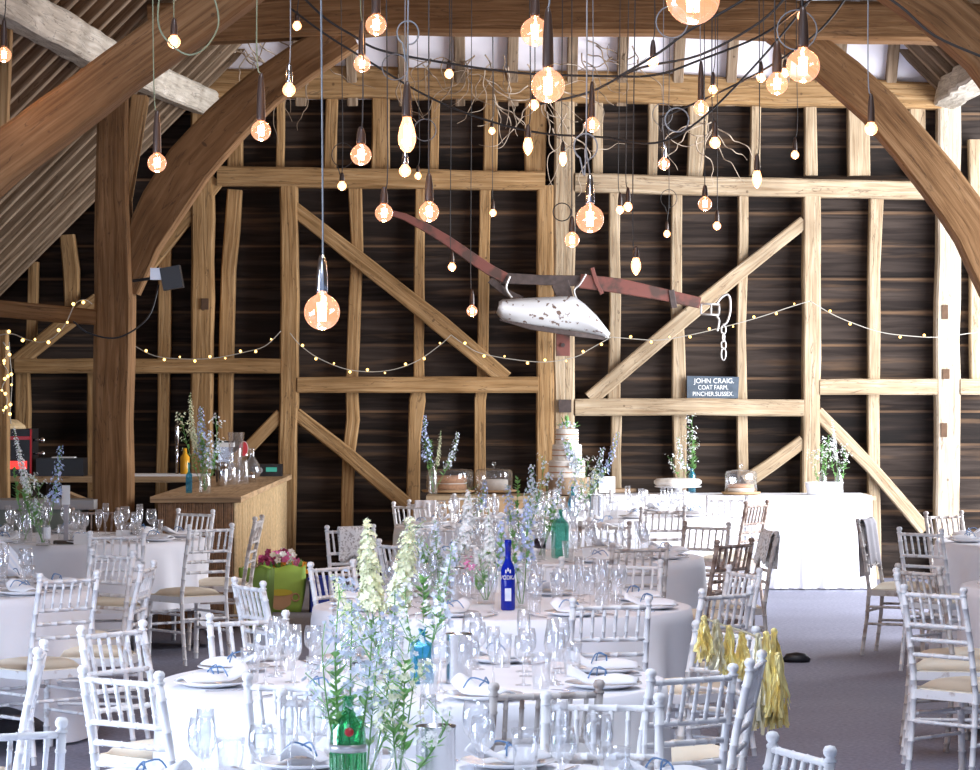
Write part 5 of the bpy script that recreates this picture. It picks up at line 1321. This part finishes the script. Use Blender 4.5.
# ================================================================ shawls, foil, vines
M['shawl'] = plain('grey_shawl', (0.42, 0.40, 0.43), 0.9, noise=0.08, ns=10)
M['lace'] = patch_mat('white_lace', (0.80, 0.80, 0.80), (0.45, 0.43, 0.42), 0.52, 0.58, 60, 0.9)
M['pinkcloth'] = plain('pale_grey_pink_cloth', (0.55, 0.50, 0.52), 0.9)
M['foil'] = plain('gold_foil', (1.0, 0.84, 0.36), 0.32, metal=0.4, noise=0.25, ns=12)
M['foilp'] = plain('pale_gold_foil', (0.92, 0.86, 0.62), 0.3, metal=0.6, noise=0.15, ns=12)
def drape(key, name, cat, mat, x0, x1, zt, drop, label, skew=0.0):
    c = CH[key]; rr = random.Random(len(label)); nu, nv = 14, 16
    def fn(u, v):
        x = x0 + (x1 - x0) * u + skew * (v - 0.5); y0 = -0.262
        wav = 0.008 * math.sin(u * 14 + 1)
        if v < 0.40: f = (0.40 - v) / 0.40; return (x, y0 - 0.022 - wav * 0.5 + 0.06 * f * 0.3, zt - drop * f)
        if v < 0.60: f = (v - 0.40) / 0.20; return (x, y0 - 0.022 + 0.044 * f, zt + 0.012 * math.sin(f * math.pi))
        f = (v - 0.60) / 0.40; return (x, y0 + 0.022 + wav * 0.5 + 0.04 * f, zt - drop * 0.8 * f - 0.02 * math.sin(u * 9))
    vs = []; fs = []
    for i in range(nu + 1):
        for j in range(nv + 1): vs.append(fn(i / nu, j / nv))
    for i in range(nu):
        for j in range(nv):
            a = i * (nv + 1) + j; fs.append((a, a + 1, a + nv + 2, a + nv + 1))
    g = MB(); g.add(vs, fs); o = g.build(name, M[mat], None, True); sm = o.modifiers.new('t', 'SOLIDIFY'); sm.thickness = 0.004
    o.location = c.location; o.rotation_euler = c.rotation_euler; tag(o, label, cat)
drape('c46', 'shawl', 'shawl', 'shawl', -0.17, 0.10, 0.905, 0.38, 'grey shawl hung over the chair back on open floor')
drape('c27', 'lace_cloth', 'cloth', 'lace', -0.13, 0.09, 0.900, 0.24, 'white lace cloth over the chair back against the dark boards', 0.05)
drape('c16', 'lace_cloth', 'cloth', 'lace', -0.16, 0.16, 0.905, 0.22, 'white lace cloth over the chair back nearest the open floor')
drape('c31', 'napkin_cloth', 'cloth', 'cloth', -0.05, 0.12, 0.905, 0.26, 'white napkin over the back of a far-left table chair')
drape('c32', 'shawl', 'shawl', 'pinkcloth', 0.05, 0.19, 0.910, 0.34, 'grey-pink shawl over the chair back before the glass domes') if False else None

def tassel(px, py, Y, L_, w, seed, parent, o0, mat):
    rr = random.Random(seed); g = MB(); p = P(px, py, Y) - o0; s = F / Y
    g.ball(p, 0.012, 8, 6)
    for k in range(34):
        a = rr.uniform(0, 6.28); q = rr.uniform(0.3, 1.0) * w; l = L_ * rr.uniform(0.7, 1.05); bw = rr.uniform(0.004, 0.009)
        pts = [Vector((0.3 * q * math.cos(a) * f ** 0.6 * 1.2 + q * math.cos(a) * 0.7 * f + 0.006 * math.sin(f * 9 + k), (0.3 + 0.7 * f) * q * math.sin(a) * 0.7, -l * f)) for f in (0, 0.2, 0.4, 0.6, 0.8, 1.0)]
        tw = rr.uniform(0, 3.14); dv = Vector((math.cos(tw) * bw, math.sin(tw) * bw, 0))
        vs = []; fs = []
        for i, c in enumerate(pts):
            dd = Vector((math.cos(tw + i * 0.5) * bw, math.sin(tw + i * 0.5) * bw, 0)); vs += [p + c - dd, p + c + dd, p + c + dd + Vector((0.0004, 0.0006, 0)), p + c - dd + Vector((0.0004, 0.0006, 0))]
        for i in range(5):
            b = i * 4
            for j in range(4): fs.append((b + j, b + (j + 1) % 4, b + 4 + (j + 1) % 4, b + 4 + j))
        g.add(vs, fs)
    g.build('tassel', M[mat], parent)
Yf = 10.75; o0 = P(740, 625, Yf)
t = thing('foil_tassel_garland', o0, 0, 'gold foil tassel garland looped over the chairs right of the tables', 'garland')
g = MB(); g.tube(catmull([P(x, y, Yf) - o0 for x, y in [(702, 617), (720, 624), (745, 632), (760, 638), (768, 636), (775, 634)]], 5), 0.004, 6); g.build('cord', M['foilp'], t, True)
k = 0
for px, py, L_, w, mt in [(704, 618, 0.16, 0.03, 'foil'), (716, 622, 0.17, 0.035, 'foilp'), (729, 628, 0.18, 0.035, 'foil'), (742, 634, 0.16, 0.035, 'foil'), (758, 636, 0.34, 0.045, 'foilp'), (766, 634, 0.30, 0.05, 'foil'), (774, 631, 0.34, 0.055, 'foil'), (769, 648, 0.28, 0.06, 'foilp'), (778, 655, 0.26, 0.055, 'foil'), (762, 655, 0.24, 0.03, 'foilp'), (773, 670, 0.20, 0.05, 'foil')]:
    tassel(px, py, Yf - 0.05 + 0.02 * (k % 4), L_, w, 40 + k, t, o0, mt); k += 1
# dark handbag on the floor under the garland
p = onz(801, 662, 0.001); t = thing('black_shoe', (p.x - 0.03, p.y, 0.001), R(85), 'black shoe-like shape on the floor below the foil tassels', 'shoe')
g = MB(); g.lathe([(1e-5, 0), (0.045, 0.0), (0.05, 0.02), (0.035, 0.05), (1e-5, 0.06)], n=16, M=Matrix.Diagonal(Vector((0.8, 1.9, 1.1)))); g.build('upper', M['black'], t, True)

# dead vines on the wall plate
M['vine'] = plain('dry_vine', (0.30, 0.22, 0.15), 0.9)
M['vinel'] = plain('pale_dry_vine', (0.50, 0.40, 0.30), 0.9)
def vine(cx, cy, w, h, n, seed, label, mat):
    rr = random.Random(seed); g = MB(); Y = 28.1; o0 = P(cx, cy, Y)
    for k in range(n):
        x, y = cx + rr.uniform(-w, w), cy - h * rr.uniform(0.2, 1.0); pts = []
        a = rr.uniform(0.6, 2.5)
        for q in range(rr.randint(6, 12)):
            pts.append(P(x, y, Y + rr.uniform(-0.08, 0.05)) - o0); a += rr.uniform(-0.7, 0.7); st = rr.uniform(5, 11); x += math.cos(a) * st; y += math.sin(a) * st * (0.9 if y < cy + h else -0.5)
        c = catmull(pts, 4); g.tube(c, [0.0075 * (1 - 0.7 * i / len(c)) for i in range(len(c))], 5)
    o = g.build('dry_vine', M[mat], None, True); o.location = o0; tag(o, label, 'vine')
vine(290, 85, 25, 55, 13, 1, 'dry vine tangle hanging beside the left arch brace', 'vine')
vine(250, 60, 17, 25, 11, 7, 'dry vine tangle above the whitewashed log plate', 'vinel')
vine(505, 120, 50, 60, 17, 2, 'dry vine tangle left of the centre post', 'vinel')
vine(560, 150, 25, 60, 8, 3, 'long dry vine trailing down the centre post', 'vinel')
vine(605, 85, 35, 45, 11, 4, 'dry vine tangle right of the centre post', 'vine')
vine(708, 150, 12, 35, 9, 5, 'small dry vine below the long dark bulb holder', 'vinel')
vine(450, 85, 60, 35, 16, 6, 'dry vine tangle along the left of the wall plate', 'vine')

# ================================================================ flowers
def floret(g, c, n, r, rr):
    """cup of five petals facing n"""
    n = n.normalized(); a = n.orthogonal().normalized(); b = n.cross(a)
    k = 5; vs = [c]; fs = []; ph = rr.uniform(0, 6.28)
    for i in range(k):
        t0 = ph + 2 * math.pi * i / k; w = 2 * math.pi / k * 0.42
        d0 = a * math.cos(t0 - w) + b * math.sin(t0 - w); d1 = a * math.cos(t0) + b * math.sin(t0); d2 = a * math.cos(t0 + w) + b * math.sin(t0 + w)
        m_ = len(vs); vs += [c + d0 * r * 0.72 + n * r * 0.25, c + d1 * r + n * r * 0.35, c + d2 * r * 0.72 + n * r * 0.25]
        fs += [(0, m_, m_ + 1, m_ + 2)]
    g.add(vs, fs)
def leaf(g, p, d, L_, w):
    d = d.normalized(); s = d.cross(Vector((0, 0, 1)));
    if s.length < 0.1: s = Vector((1, 0, 0))
    s.normalize(); up = s.cross(d)
    g.add([p, p + d * L_ * 0.4 + s * w + up * w * .3, p + d * L_, p + d * L_ * 0.4 - s * w + up * w * .3], [(0, 1, 2, 3)])
def flower(kind, base, tip, bow, petal, label, seed, dens=1.0, wid=1.0):
    rr = random.Random(seed); base = Vector(base); tip = Vector(tip)
    mid = (base + tip) / 2 + Vector((bow, rr.uniform(-0.03, 0.03), 0.0)); c = [q - base for q in bez(base, mid, tip, 14)]
    L_ = (tip - base).length
    t = thing({'spike': 'delphinium_stem', 'loose': 'larkspur_stem', 'sprig': 'blossom_sprig', 'green': 'leafy_stem'}[kind], base, 0, label, 'flower')
    g = MB(); g.tube(c, [0.0030 * (1 - 0.5 * i / 14) for i in range(15)], 5); g.build('stem', M['stem'], t, True)
    gl = MB(); gf = MB()
    def pos(f): i = min(int(f * 14), 13); return c[i].lerp(c[i + 1], f * 14 - i)
    for k in range(int(7 * dens)):
        f = rr.uniform(0.25, 0.6 if kind != 'green' else 1.0); a = rr.uniform(0, 6.28); leaf(gl, pos(f), Vector((math.cos(a), math.sin(a), rr.uniform(0.2, 1.0))), rr.uniform(0.03, 0.065), rr.uniform(0.006, 0.012))
    if kind == 'spike':
        n = int(120 * dens * L_ / 0.4)
        for k in range(n):
            f = 0.42 + 0.58 * (k / n); u = (f - 0.42) / 0.58; a = k * 2.399
            if u > 0.8 and rr.random() < 0.5: continue
            lump = 0.80 + 0.28 * math.sin(u * 17 + seed) * math.sin(a + u * 7)
            R_ = wid * (0.030 * min(1, 1.35 * (1 - u)) ** 0.5 * lump + 0.003); d = Vector((math.cos(a), math.sin(a), 0.15 + u + rr.uniform(-.3, .3))); floret(gf, pos(f) + d * R_ * rr.uniform(0.55, 1.12) + Vector((rr.uniform(-1, 1), rr.uniform(-1, 1), rr.uniform(-1, 1))) * 0.004, d, wid * 0.0145 * rr.uniform(0.75, 1.15) * (1 - 0.55 * u), rr)
    elif kind == 'loose':
        n = int(34 * dens * L_ / 0.4)
        for k in range(n):
            f = 0.38 + 0.62 * (k / n); a = k * 2.399 + rr.uniform(-.4, .4); u = (f - .38) / .62; R_ = 0.052 * (1 - 0.7 * u) * rr.uniform(0.35, 1.15); d = Vector((math.cos(a), math.sin(a), 0.3)); q = pos(f) + d * R_
            floret(gf, q, d + Vector((rr.uniform(-.6, .6), rr.uniform(-.6, .6), rr.uniform(-.6, .6))), 0.0185 * rr.uniform(0.7, 1.1) * (1 - 0.5 * u), rr); gl.tube([pos(f), q], 0.0012, 3, False)
    elif kind == 'sprig':
        for k in range(int(9 * dens)):
            f = rr.uniform(0.4, 1.0); a = rr.uniform(0, 6.28); d = Vector((math.cos(a), math.sin(a), rr.uniform(0.5, 1.4))).normalized(); q = pos(f); e = q + d * rr.uniform(0.04, 0.09); gl.tube([q, e], 0.0014, 3, False)
            for j in range(rr.randint(3, 6)):
                h = e + Vector((rr.uniform(-1, 1), rr.uniform(-1, 1), rr.uniform(-1, 1))) * 0.018; floret(gf, h, h - q, rr.uniform(0.006, 0.011), rr)
    else:
        for k in range(int(22 * dens)):
            f = rr.uniform(0.4, 1.0); a = rr.uniform(0, 6.28); leaf(gl, pos(f), Vector((math.cos(a), math.sin(a), 0.6)), rr.uniform(0.02, 0.045), rr.uniform(0.006, 0.013))
    gl.build('leaves', M['leaf'], t)
    if gf.v: gf.build('blossoms', M[petal], t)
    return t
seedn = [100]
PN = {'p_cream': 'cream', 'p_white': 'white', 'p_blue': 'blue', 'p_pale': 'pale blue', 'p_pink': 'pink'}
KN = {'spike': 'delphinium spike', 'loose': 'larkspur stem', 'sprig': 'blossom sprig', 'green': 'leafy green stem'}
def posy(where, bp, zneck, stems, vessel_r=0.02):
    """stems: (kind, petal, tip px, tip py, bow px, word[, dens, wid])"""
    for k, st in enumerate(stems):
        kind, pet, tx, ty, bow = st[:5]; word = st[5]; dens = st[6] if len(st) > 6 else 1.0; wid = st[7] if len(st) > 7 else 1.0
        Y = bp.y; s = F / Y; a = k * 2.4
        base = Vector((bp.x + vessel_r * 0.4 * math.cos(a), Y + vessel_r * 0.4 * math.sin(a), bp.z + 0.02))
        tip = P(tx, ty, Y + rnd.uniform(-0.06, 0.06)); seedn[0] += 1
        nm = (PN.get(pet, '') + ' ' if kind != 'green' else '') + KN[kind]
        flower(kind, base, tip, bow / s, pet, f'{word} {nm}, {where}', seedn[0], dens, wid)
g1 = BT['green']
posy('in the green bottle', g1, 0.2, [('sprig', 'p_pale', 340, 590, -18, 'upright', 1.6), ('sprig', 'p_pale', 322, 640, -10, 'left-leaning', 1.2), ('loose', 'p_pale', 352, 600, 0, 'tallest', 0.7), ('loose', 'p_pale', 372, 620, 10, 'right-leaning', 0.7), ('green', 'p_white', 335, 655, -5, 'short')])
posy('in the clear blue-swirl bottle', BT['clear0'], 0.2, [('loose', 'p_pale', 395, 590, 12, 'tallest'), ('sprig', 'p_white', 410, 640, 14, 'right-leaning', 1.4), ('sprig', 'p_pale', 378, 650, 0, 'short', 1.4)])
posy('in the short jar by the near bucket', BT['jar0'], 0.1, [('sprig', 'p_cream', 392, 690, -4, 'left', 1.3), ('sprig', 'p_cream', 415, 672, 3, 'middle', 1.3), ('sprig', 'p_white', 450, 715, 14, 'low right-hand', 1.3), ('green', 'p_white', 405, 660, 2, 'tall')])
posy('in the pale blue bottle', BT['blue'], 0.2, [('sprig', 'p_white', 440, 572, 6, 'upright', 1.7), ('loose', 'p_pale', 452, 545, 10, 'tallest'), ('green', 'p_white', 424, 580, 0, 'upright', 1.5), ('sprig', 'p_white', 405, 590, -8, 'left-leaning', 1.3)])
posy('in the small clear bottle, front table', BT['clear1'], 0.17, [('spike', 'p_cream', 368, 522, -8, 'tall fat', 1.5, 1.45), ('spike', 'p_cream', 332, 575, -6, 'slender left', 1.0, 1.0), ('loose', 'p_blue', 378, 600, 4, 'middle', 0.7), ('sprig', 'p_pale', 365, 600, 0, 'short', 1.5), ('spike', 'p_cream', 410, 520, 12, 'tall fat right-leaning', 1.5, 1.4)])
posy('in the wide clear bottle, behind the front table', BT['clear2'], 0.2, [('spike', 'p_white', 468, 493, 18, 'tallest arching', 1.6, 1.3), ('loose', 'p_pale', 435, 520, 0, 'upright', 1.8), ('loose', 'p_pale', 455, 540, 8, 'short', 2.0), ('sprig', 'p_white', 410, 525, -8, 'left-leaning', 1.5), ('loose', 'p_pale', 420, 540, -3, 'left-hand', 1.8), ('green', 'p_white', 428, 548, -4, 'short', 1.4)])
posy('in the jar left of the cobalt bottle', BT['jar2'], 0.15, [('spike', 'p_white', 488, 508, 3, 'upright', 1.2, 1.0), ('sprig', 'p_pink', 472, 570, -4, 'short', 1.6), ('sprig', 'p_white', 480, 560, 0, 'low', 2.0), ('green', 'p_white', 502, 535, 6, 'right-leaning', 1.3)])
posy('in the bottle right of the cobalt one', BT['f2'], 0.15, [('loose', 'p_blue', 527, 500, 4, 'upright', 1.5), ('loose', 'p_blue', 500, 522, -8, 'left-leaning', 1.3), ('green', 'p_white', 512, 530, -2, 'middle', 1.4)])
posy('in the clear bottle left of the teal one', BT['clear3'], 0.2, [('loose', 'p_pale', 532, 465, 6, 'tallest', 1.5), ('loose', 'p_blue', 508, 485, -6, 'left-leaning', 1.5), ('sprig', 'p_white', 545, 455, 8, 'upright', 1.8), ('green', 'p_white', 518, 478, -3, 'middle', 1.6), ('loose', 'p_pale', 540, 490, 5, 'short right', 1.4)])
posy('in the dark-label bottle', BT['dark3'], 0.24, [('loose', 'p_pale', 562, 470, 6, 'right-leaning', 1.3), ('green', 'p_white', 553, 500, 6, 'short', 1.3), ('sprig', 'p_pale', 548, 478, 2, 'middle', 1.5)])
posy('in the slim blue bottle', BT['blue4'], 0.25, [('loose', 'p_pale', 603, 448, 8, 'right-leaning', 1.3), ('sprig', 'p_white', 588, 462, 4, 'bushy', 2.4), ('loose', 'p_pale', 576, 458, 0, 'middle', 1.4), ('loose', 'p_blue', 618, 432, 14, 'far-leaning', 1.0), ('sprig', 'p_cream', 600, 470, 8, 'low', 2.0)])
posy('on the far table left of the cake', BT['far5'], 0.2, [('loose', 'p_blue', 485, 480, 2, 'upright', 1.2), ('sprig', 'p_white', 470, 488, -3, 'left', 1.5)])
posy('in the turquoise and clear bar bottles', BT['barclear'], 0.2, [('spike', 'p_cream', 190, 393, -8, 'tallest', 0.9, 0.9), ('loose', 'p_blue', 201, 407, -2, 'upright', 1.8), ('sprig', 'p_cream', 182, 417, -8, 'left-leaning', 2.0), ('sprig', 'p_white', 216, 420, 8, 'right-leaning', 2.2), ('loose', 'p_pale', 210, 430, 2, 'middle', 1.4), ('sprig', 'p_cream', 197, 430, -2, 'bushy', 2.2), ('green', 'p_white', 203, 440, 0, 'short', 2.0), ('loose', 'p_pale', 218, 438, 6, 'short right', 1.2)])
posy('in the labelled bottle by the left edge', BT['left1'], 0.2, [('loose', 'p_blue', 60, 446, 6, 'right-leaning', 1.3), ('spike', 'p_white', 14, 428, -4, 'tall', 0.9, 0.9), ('sprig', 'p_white', 28, 478, -3, 'bushy', 2.0), ('green', 'p_white', 22, 490, -4, 'short', 2.2), ('sprig', 'p_white', 38, 480, 0, 'middle', 1.5)])
posy('in the tall bottle by the left edge', BT['left2'], 0.25, [('green', 'p_white', 14, 470, -2, 'leafy', 2.0), ('loose', 'p_pale', 36, 500, 4, 'drooping', 1.2)])
posy('before the leftmost glass dome', BT['l1'], 0.25, [('loose', 'p_blue', 425, 415, -6, 'tall left', 1.3), ('spike', 'p_cream', 441, 430, 2, 'upright', 0.7, 0.7), ('loose', 'p_pale', 458, 432, 8, 'right-leaning', 1.2), ('green', 'p_white', 430, 440, -2, 'short', 2.0)])
posy('in the blue bottle by the white cake', BT['m1'], 0.2, [('sprig', 'p_white', 692, 418, 0, 'tallest', 2.0), ('sprig', 'p_white', 690, 435, 2, 'middle', 2.0), ('loose', 'p_pale', 678, 437, -5, 'left-leaning', 1.0), ('green', 'p_white', 694, 440, 1, 'upright', 2.4), ('sprig', 'p_white', 671, 458, -8, 'low left', 1.3)])
posy('behind the white tub', BT['r1'], 0.2, [('green', 'p_white', 822, 445, 0, 'upright', 2.0), ('sprig', 'p_white', 815, 455, -5, 'left-leaning', 1.8), ('sprig', 'p_white', 826, 440, 3, 'middle', 1.8)])
posy('in the tapering bottle, cake table right end', BT['r2'], 0.2, [('spike', 'p_white', 832, 420, 0, 'tall', 0.8, 0.7), ('sprig', 'p_white', 845, 448, 5, 'right-leaning', 2.0), ('sprig', 'p_white', 828, 435, -3, 'upright', 1.6)])
# bouquet in the lime bag
bp = onz(283, 611, 0.001)
cols = ['p_pink', 'p_plum', 'p_orange', 'p_white', 'p_pink', 'p_orange', 'p_plum', 'p_white']
t = thing('flower_bouquet', (bp.x, bp.y, 0.30), 0, 'mixed pink, plum, orange and white bouquet standing in the lime bag', 'bouquet')
for ci, cc in enumerate(['p_pink', 'p_plum', 'p_orange', 'p_white']):
    g = MB(); rr = random.Random(60 + ci)
    for k in range(26):
        x = rr.uniform(-0.19, 0.19); y = rr.uniform(-0.09, 0.09)
        z = 0.09 + 0.07 * (1 - (x / 0.2) ** 2) + rr.uniform(-0.02, 0.03) - (0.05 if cc == 'p_orange' else 0) - 0.04 * (y < 0)
        if cc == 'p_plum': x = rr.uniform(-0.19, 0.03)
        if cc == 'p_white': x = rr.uniform(-0.08, 0.10); z += 0.02
        for q in range(3): floret(g, Vector((x, y, z)), Vector((rr.uniform(-.6, .6), -1 + rr.uniform(-.3, .6), rr.uniform(0.1, 1))), rr.uniform(0.02, 0.032), rr)
    g.build('blossoms', M[cc], t, label={'p_pink': 'pink blossoms', 'p_plum': 'dark plum blossoms', 'p_orange': 'orange blossoms', 'p_white': 'white blossoms'}[cc])
g = MB(); rr = random.Random(9)
for k in range(60): leaf(g, Vector((rr.uniform(-0.18, 0.18), rr.uniform(-0.1, 0.1), 0.04)), Vector((rr.uniform(-1, 1), rr.uniform(-1, 1), 1)), 0.09, 0.015)
for k in range(14): x = rr.uniform(-0.1, 0.1); g.tube([(x * 0.3, 0, -0.28), (x, 0, 0.08)], 0.004, 4)
g.build('foliage', M['leaf'], t)
# flowers on the tiered cake
top, zt = TOPCAKE
t = thing('cake_flowers', Vector(top) + Vector((0, 0, zt + 0.001)), 0, 'posy of small green and white flowers on top of the tiered cake', 'posy')
g = MB(); g2 = MB(); rr = random.Random(77)
for k in range(60):
    a = rr.uniform(0, 6.28); q = rr.uniform(0, 0.09); h = Vector((q * math.cos(a), q * math.sin(a), 0.01 + rr.uniform(0, 0.07) * (1 - q / 0.12)))
    (floret(g, h, h + Vector((0, -0.03, 0.02)), 0.018, rr) if k % 3 else leaf(g2, h, h + Vector((0, -0.02, 0.03)), 0.06, 0.012))
g.build('blossoms', M['p_pale'], t); g2.build('leaves', M['leaf'], t)
t = thing('cake_flowers', Vector(top) + Vector((0.0, -0.175, 0.05)), 0, 'trail of pale blue flowers down the front of the tiered cake', 'posy')
g = MB(); g2 = MB()
for k in range(90):
    f = rr.random(); x = 0.10 * f + rr.uniform(-0.05, 0.05); z = 0.0 + 0.30 * (1 - f) + rr.uniform(-0.03, 0.03)
    y = 0.0 + (0.03 if z > 0.1 else -0.005); h = Vector((x, y, z))
    (floret(g, h, Vector((rr.uniform(-.5, .5), -1, rr.uniform(-.3, .6))), 0.019, rr) if k % 3 else leaf(g2, h, Vector((rr.uniform(-1, 1), -0.6, rr.uniform(-1, 1))), 0.05, 0.012))
g.build('blossoms', M['p_pale'], t); g2.build('leaves', M['leaf'], t)
# table card stand on the bar-side table
p = onz(66, 544, ZC); t = thing('table_card', (p.x, p.y, ZC), 0, 'slim upright table card on a wooden foot beside the bar table bottles', 'card')
g = MB(); g.box((0, 0, 0.012), (0.16, 0.07, 0.024)); g.build('foot', M['darkwood'], t)
g = MB(); g.box((0, 0, 0.20), (0.03, 0.01, 0.36)); g.build('post', M['shawl'], t)
g = MB(); g.box((0, -0.008, 0.33), (0.055, 0.006, 0.13)); g.build('card', M['card'], t)
for px, py, tb, lb in [(81, 544.5, 0, 'white tent card on the table beside the bar'), (123, 541, 0, 'second white tent card, by the glasses, table beside the bar'), (590, 560, 0, 'white tent card right of the teal bottle')]:
    p = onz(px, py, ZC); g = MB(); w = 0.095; h = 0.075
    g.add([(-w / 2, -0.02, 0), (w / 2, -0.02, 0), (w / 2, 0, h), (-w / 2, 0, h), (-w / 2, 0.02, 0), (w / 2, 0.02, 0), (-w / 2, -0.018, 0), (w / 2, -0.018, 0), (w / 2, 0, h - 0.003), (-w / 2, 0, h - 0.003), (-w / 2, 0.018, 0), (w / 2, 0.018, 0)],
          [(0, 1, 2, 3), (5, 4, 3, 2), (7, 6, 9, 8), (10, 11, 8, 9), (0, 6, 7, 1), (4, 5, 11, 10)])
    o = g.build('tent_card', M['card']); o.location = p; tag(o, lb, 'card')

# ================================================================ crouching person at the left edge
M['shirt'] = None
m, t_, b = nt('pale_blue_striped_shirt'); L = t_.links.new
tc = t_.nodes.new('ShaderNodeTexCoord'); mp = t_.nodes.new('ShaderNodeMapping'); mp.inputs['Rotation'].default_value = (0, R(35), 0); L(tc.outputs['Object'], mp.inputs[0])
wv = t_.nodes.new('ShaderNodeTexWave'); wv.inputs['Scale'].default_value = 14; wv.inputs['Distortion'].default_value = 0.6; L(mp.outputs[0], wv.inputs['Vector'])
r_ = ramp(t_, [(0.3, (0.72, 0.80, 0.95)), (0.6, (0.84, 0.88, 0.97))]); L(wv.outputs[0], r_.inputs[0]); L(r_.outputs[0], b.inputs['Base Color']); b.inputs['Roughness'].default_value = 0.9
M['shirt'] = m
M['skin'] = plain('skin', (0.72, 0.48, 0.37), 0.55); M['trousers'] = plain('navy_trousers', (0.03, 0.04, 0.08), 0.9); M['hair'] = plain('brown_hair', (0.10, 0.06, 0.04), 0.8)
def skin_obj(name, verts, edges, radii, mat, parent, root=0, sub=2):
    me = bpy.data.meshes.new(name); me.from_pydata([tuple(v) for v in verts], edges, []); o = bpy.data.objects.new(name, me); COL.objects.link(o); o.parent = parent
    me.materials.append(M[mat]); sk = o.modifiers.new('skin', 'SKIN'); sk.use_smooth_shade = True
    me.update()
    if not me.skin_vertices: 
        bpy.context.view_layer.objects.active = o
    lay = me.skin_vertices[0].data if me.skin_vertices else None
    if lay:
        for i, r_ in enumerate(radii):
            lay[i].radius = (r_, r_) if not isinstance(r_, tuple) else r_; lay[i].use_root = (i == root)
    s = o.modifiers.new('sub', 'SUBSURF'); s.levels = sub; s.render_levels = sub
    return o
pt = thing('person', (-2.99, 18.3, 0), 0, 'person in a pale blue striped shirt bending low at the left edge', 'person')
# facing left (-x), kneeling: hips at right, back rounded, head down to the left
V_ = [(0.0, 0, 0.42), (-0.01, 0, 0.60), (-0.07, 0, 0.76), (-0.20, 0, 0.86), (-0.34, 0, 0.87),
      (-0.28, -0.17, 0.84), (-0.36, -0.20, 0.64), (-0.52, -0.15, 0.50), (-0.28, 0.17, 0.84), (-0.36, 0.20, 0.64), (-0.52, 0.15, 0.50)]
skin_obj('shirt', V_, [(0, 1), (1, 2), (2, 3), (3, 4), (3, 5), (5, 6), (6, 7), (3, 8), (8, 9), (9, 10)], [(0.19, 0.21), (0.21, 0.21), (0.20, 0.22), (0.17, 0.20), (0.08, 0.08), 0.09, 0.055, 0.045, 0.08, 0.055, 0.045], 'shirt', pt)
V_ = [(0.02, 0, 0.42), (-0.02, -0.11, 0.38), (-0.40, -0.14, 0.30), (-0.10, -0.14, 0.10), (0.14, -0.14, 0.07), (-0.02, 0.11, 0.38), (-0.40, 0.14, 0.30), (-0.10, 0.14, 0.10), (0.14, 0.14, 0.07)]
skin_obj('trousers', V_, [(0, 1), (1, 2), (2, 3), (3, 4), (0, 5), (5, 6), (6, 7), (7, 8)], [0.15, 0.10, 0.075, 0.06, 0.05, 0.10, 0.075, 0.06, 0.05], 'trousers', pt)
V_ = [(-0.30, 0, 0.87), (-0.40, 0, 0.90), (-0.47, 0, 0.93), (-0.52, 0, 0.88)]
hd = skin_obj('head', V_, [(0, 1), (1, 2), (2, 3)], [0.055, 0.055, 0.095, 0.075], 'skin', pt)
for s in (-1, 1):
    g = MB(); g.ball((-0.585, s * 0.03, 0.885), 0.012, 8, 6); g.build('eye', M['black'], hd, True)
g = MB(); g.lathe([(1e-5, 0), (0.014, 0.005), (0.010, 0.03), (1e-5, 0.04)], (-0.60, 0, 0.85), 8); g.build('nose', M['skin'], hd, True)
g = MB(); g.ball((-0.455, 0, 0.965), 0.105, 14, 10, (1.05, 0.9, 0.85)); g.build('hair', M['hair'], pt, True)
for s in (-1, 1):
    V_ = [(-0.52, s * 0.15, 0.50), (-0.60, s * 0.13, 0.46), (-0.67, s * 0.12, 0.43)]; E_ = [(0, 1), (1, 2)]; Rr = [0.032, 0.028, 0.026]
    for k in range(4):
        n0 = len(V_); yk = s * 0.12 + (k - 1.5) * 0.019; ln = [0.06, 0.075, 0.07, 0.055][k]
        V_ += [(-0.70, yk, 0.425), (-0.70 - ln * 0.6, yk, 0.41), (-0.70 - ln, yk, 0.385)]; E_ += [(2, n0), (n0, n0 + 1), (n0 + 1, n0 + 2)]; Rr += [0.010, 0.009, 0.008]
    n0 = len(V_); V_ += [(-0.64, s * 0.095, 0.42), (-0.68, s * 0.07, 0.40)]; E_ += [(1, n0), (n0, n0 + 1)]; Rr += [0.011, 0.009]
    skin_obj('hand', V_, E_, Rr, 'skin', pt, sub=1)
for s in (-1, 1):
    g = MB(); g.lathe([(1e-5, 0), (0.045, 0), (0.05, 0.03), (0.04, 0.075), (1e-5, 0.09)], (0.20, s * 0.14, 0.0), 12, Matrix.Diagonal(Vector((2.2, 0.9, 1)))); g.build('shoe', M['black'], pt, True)
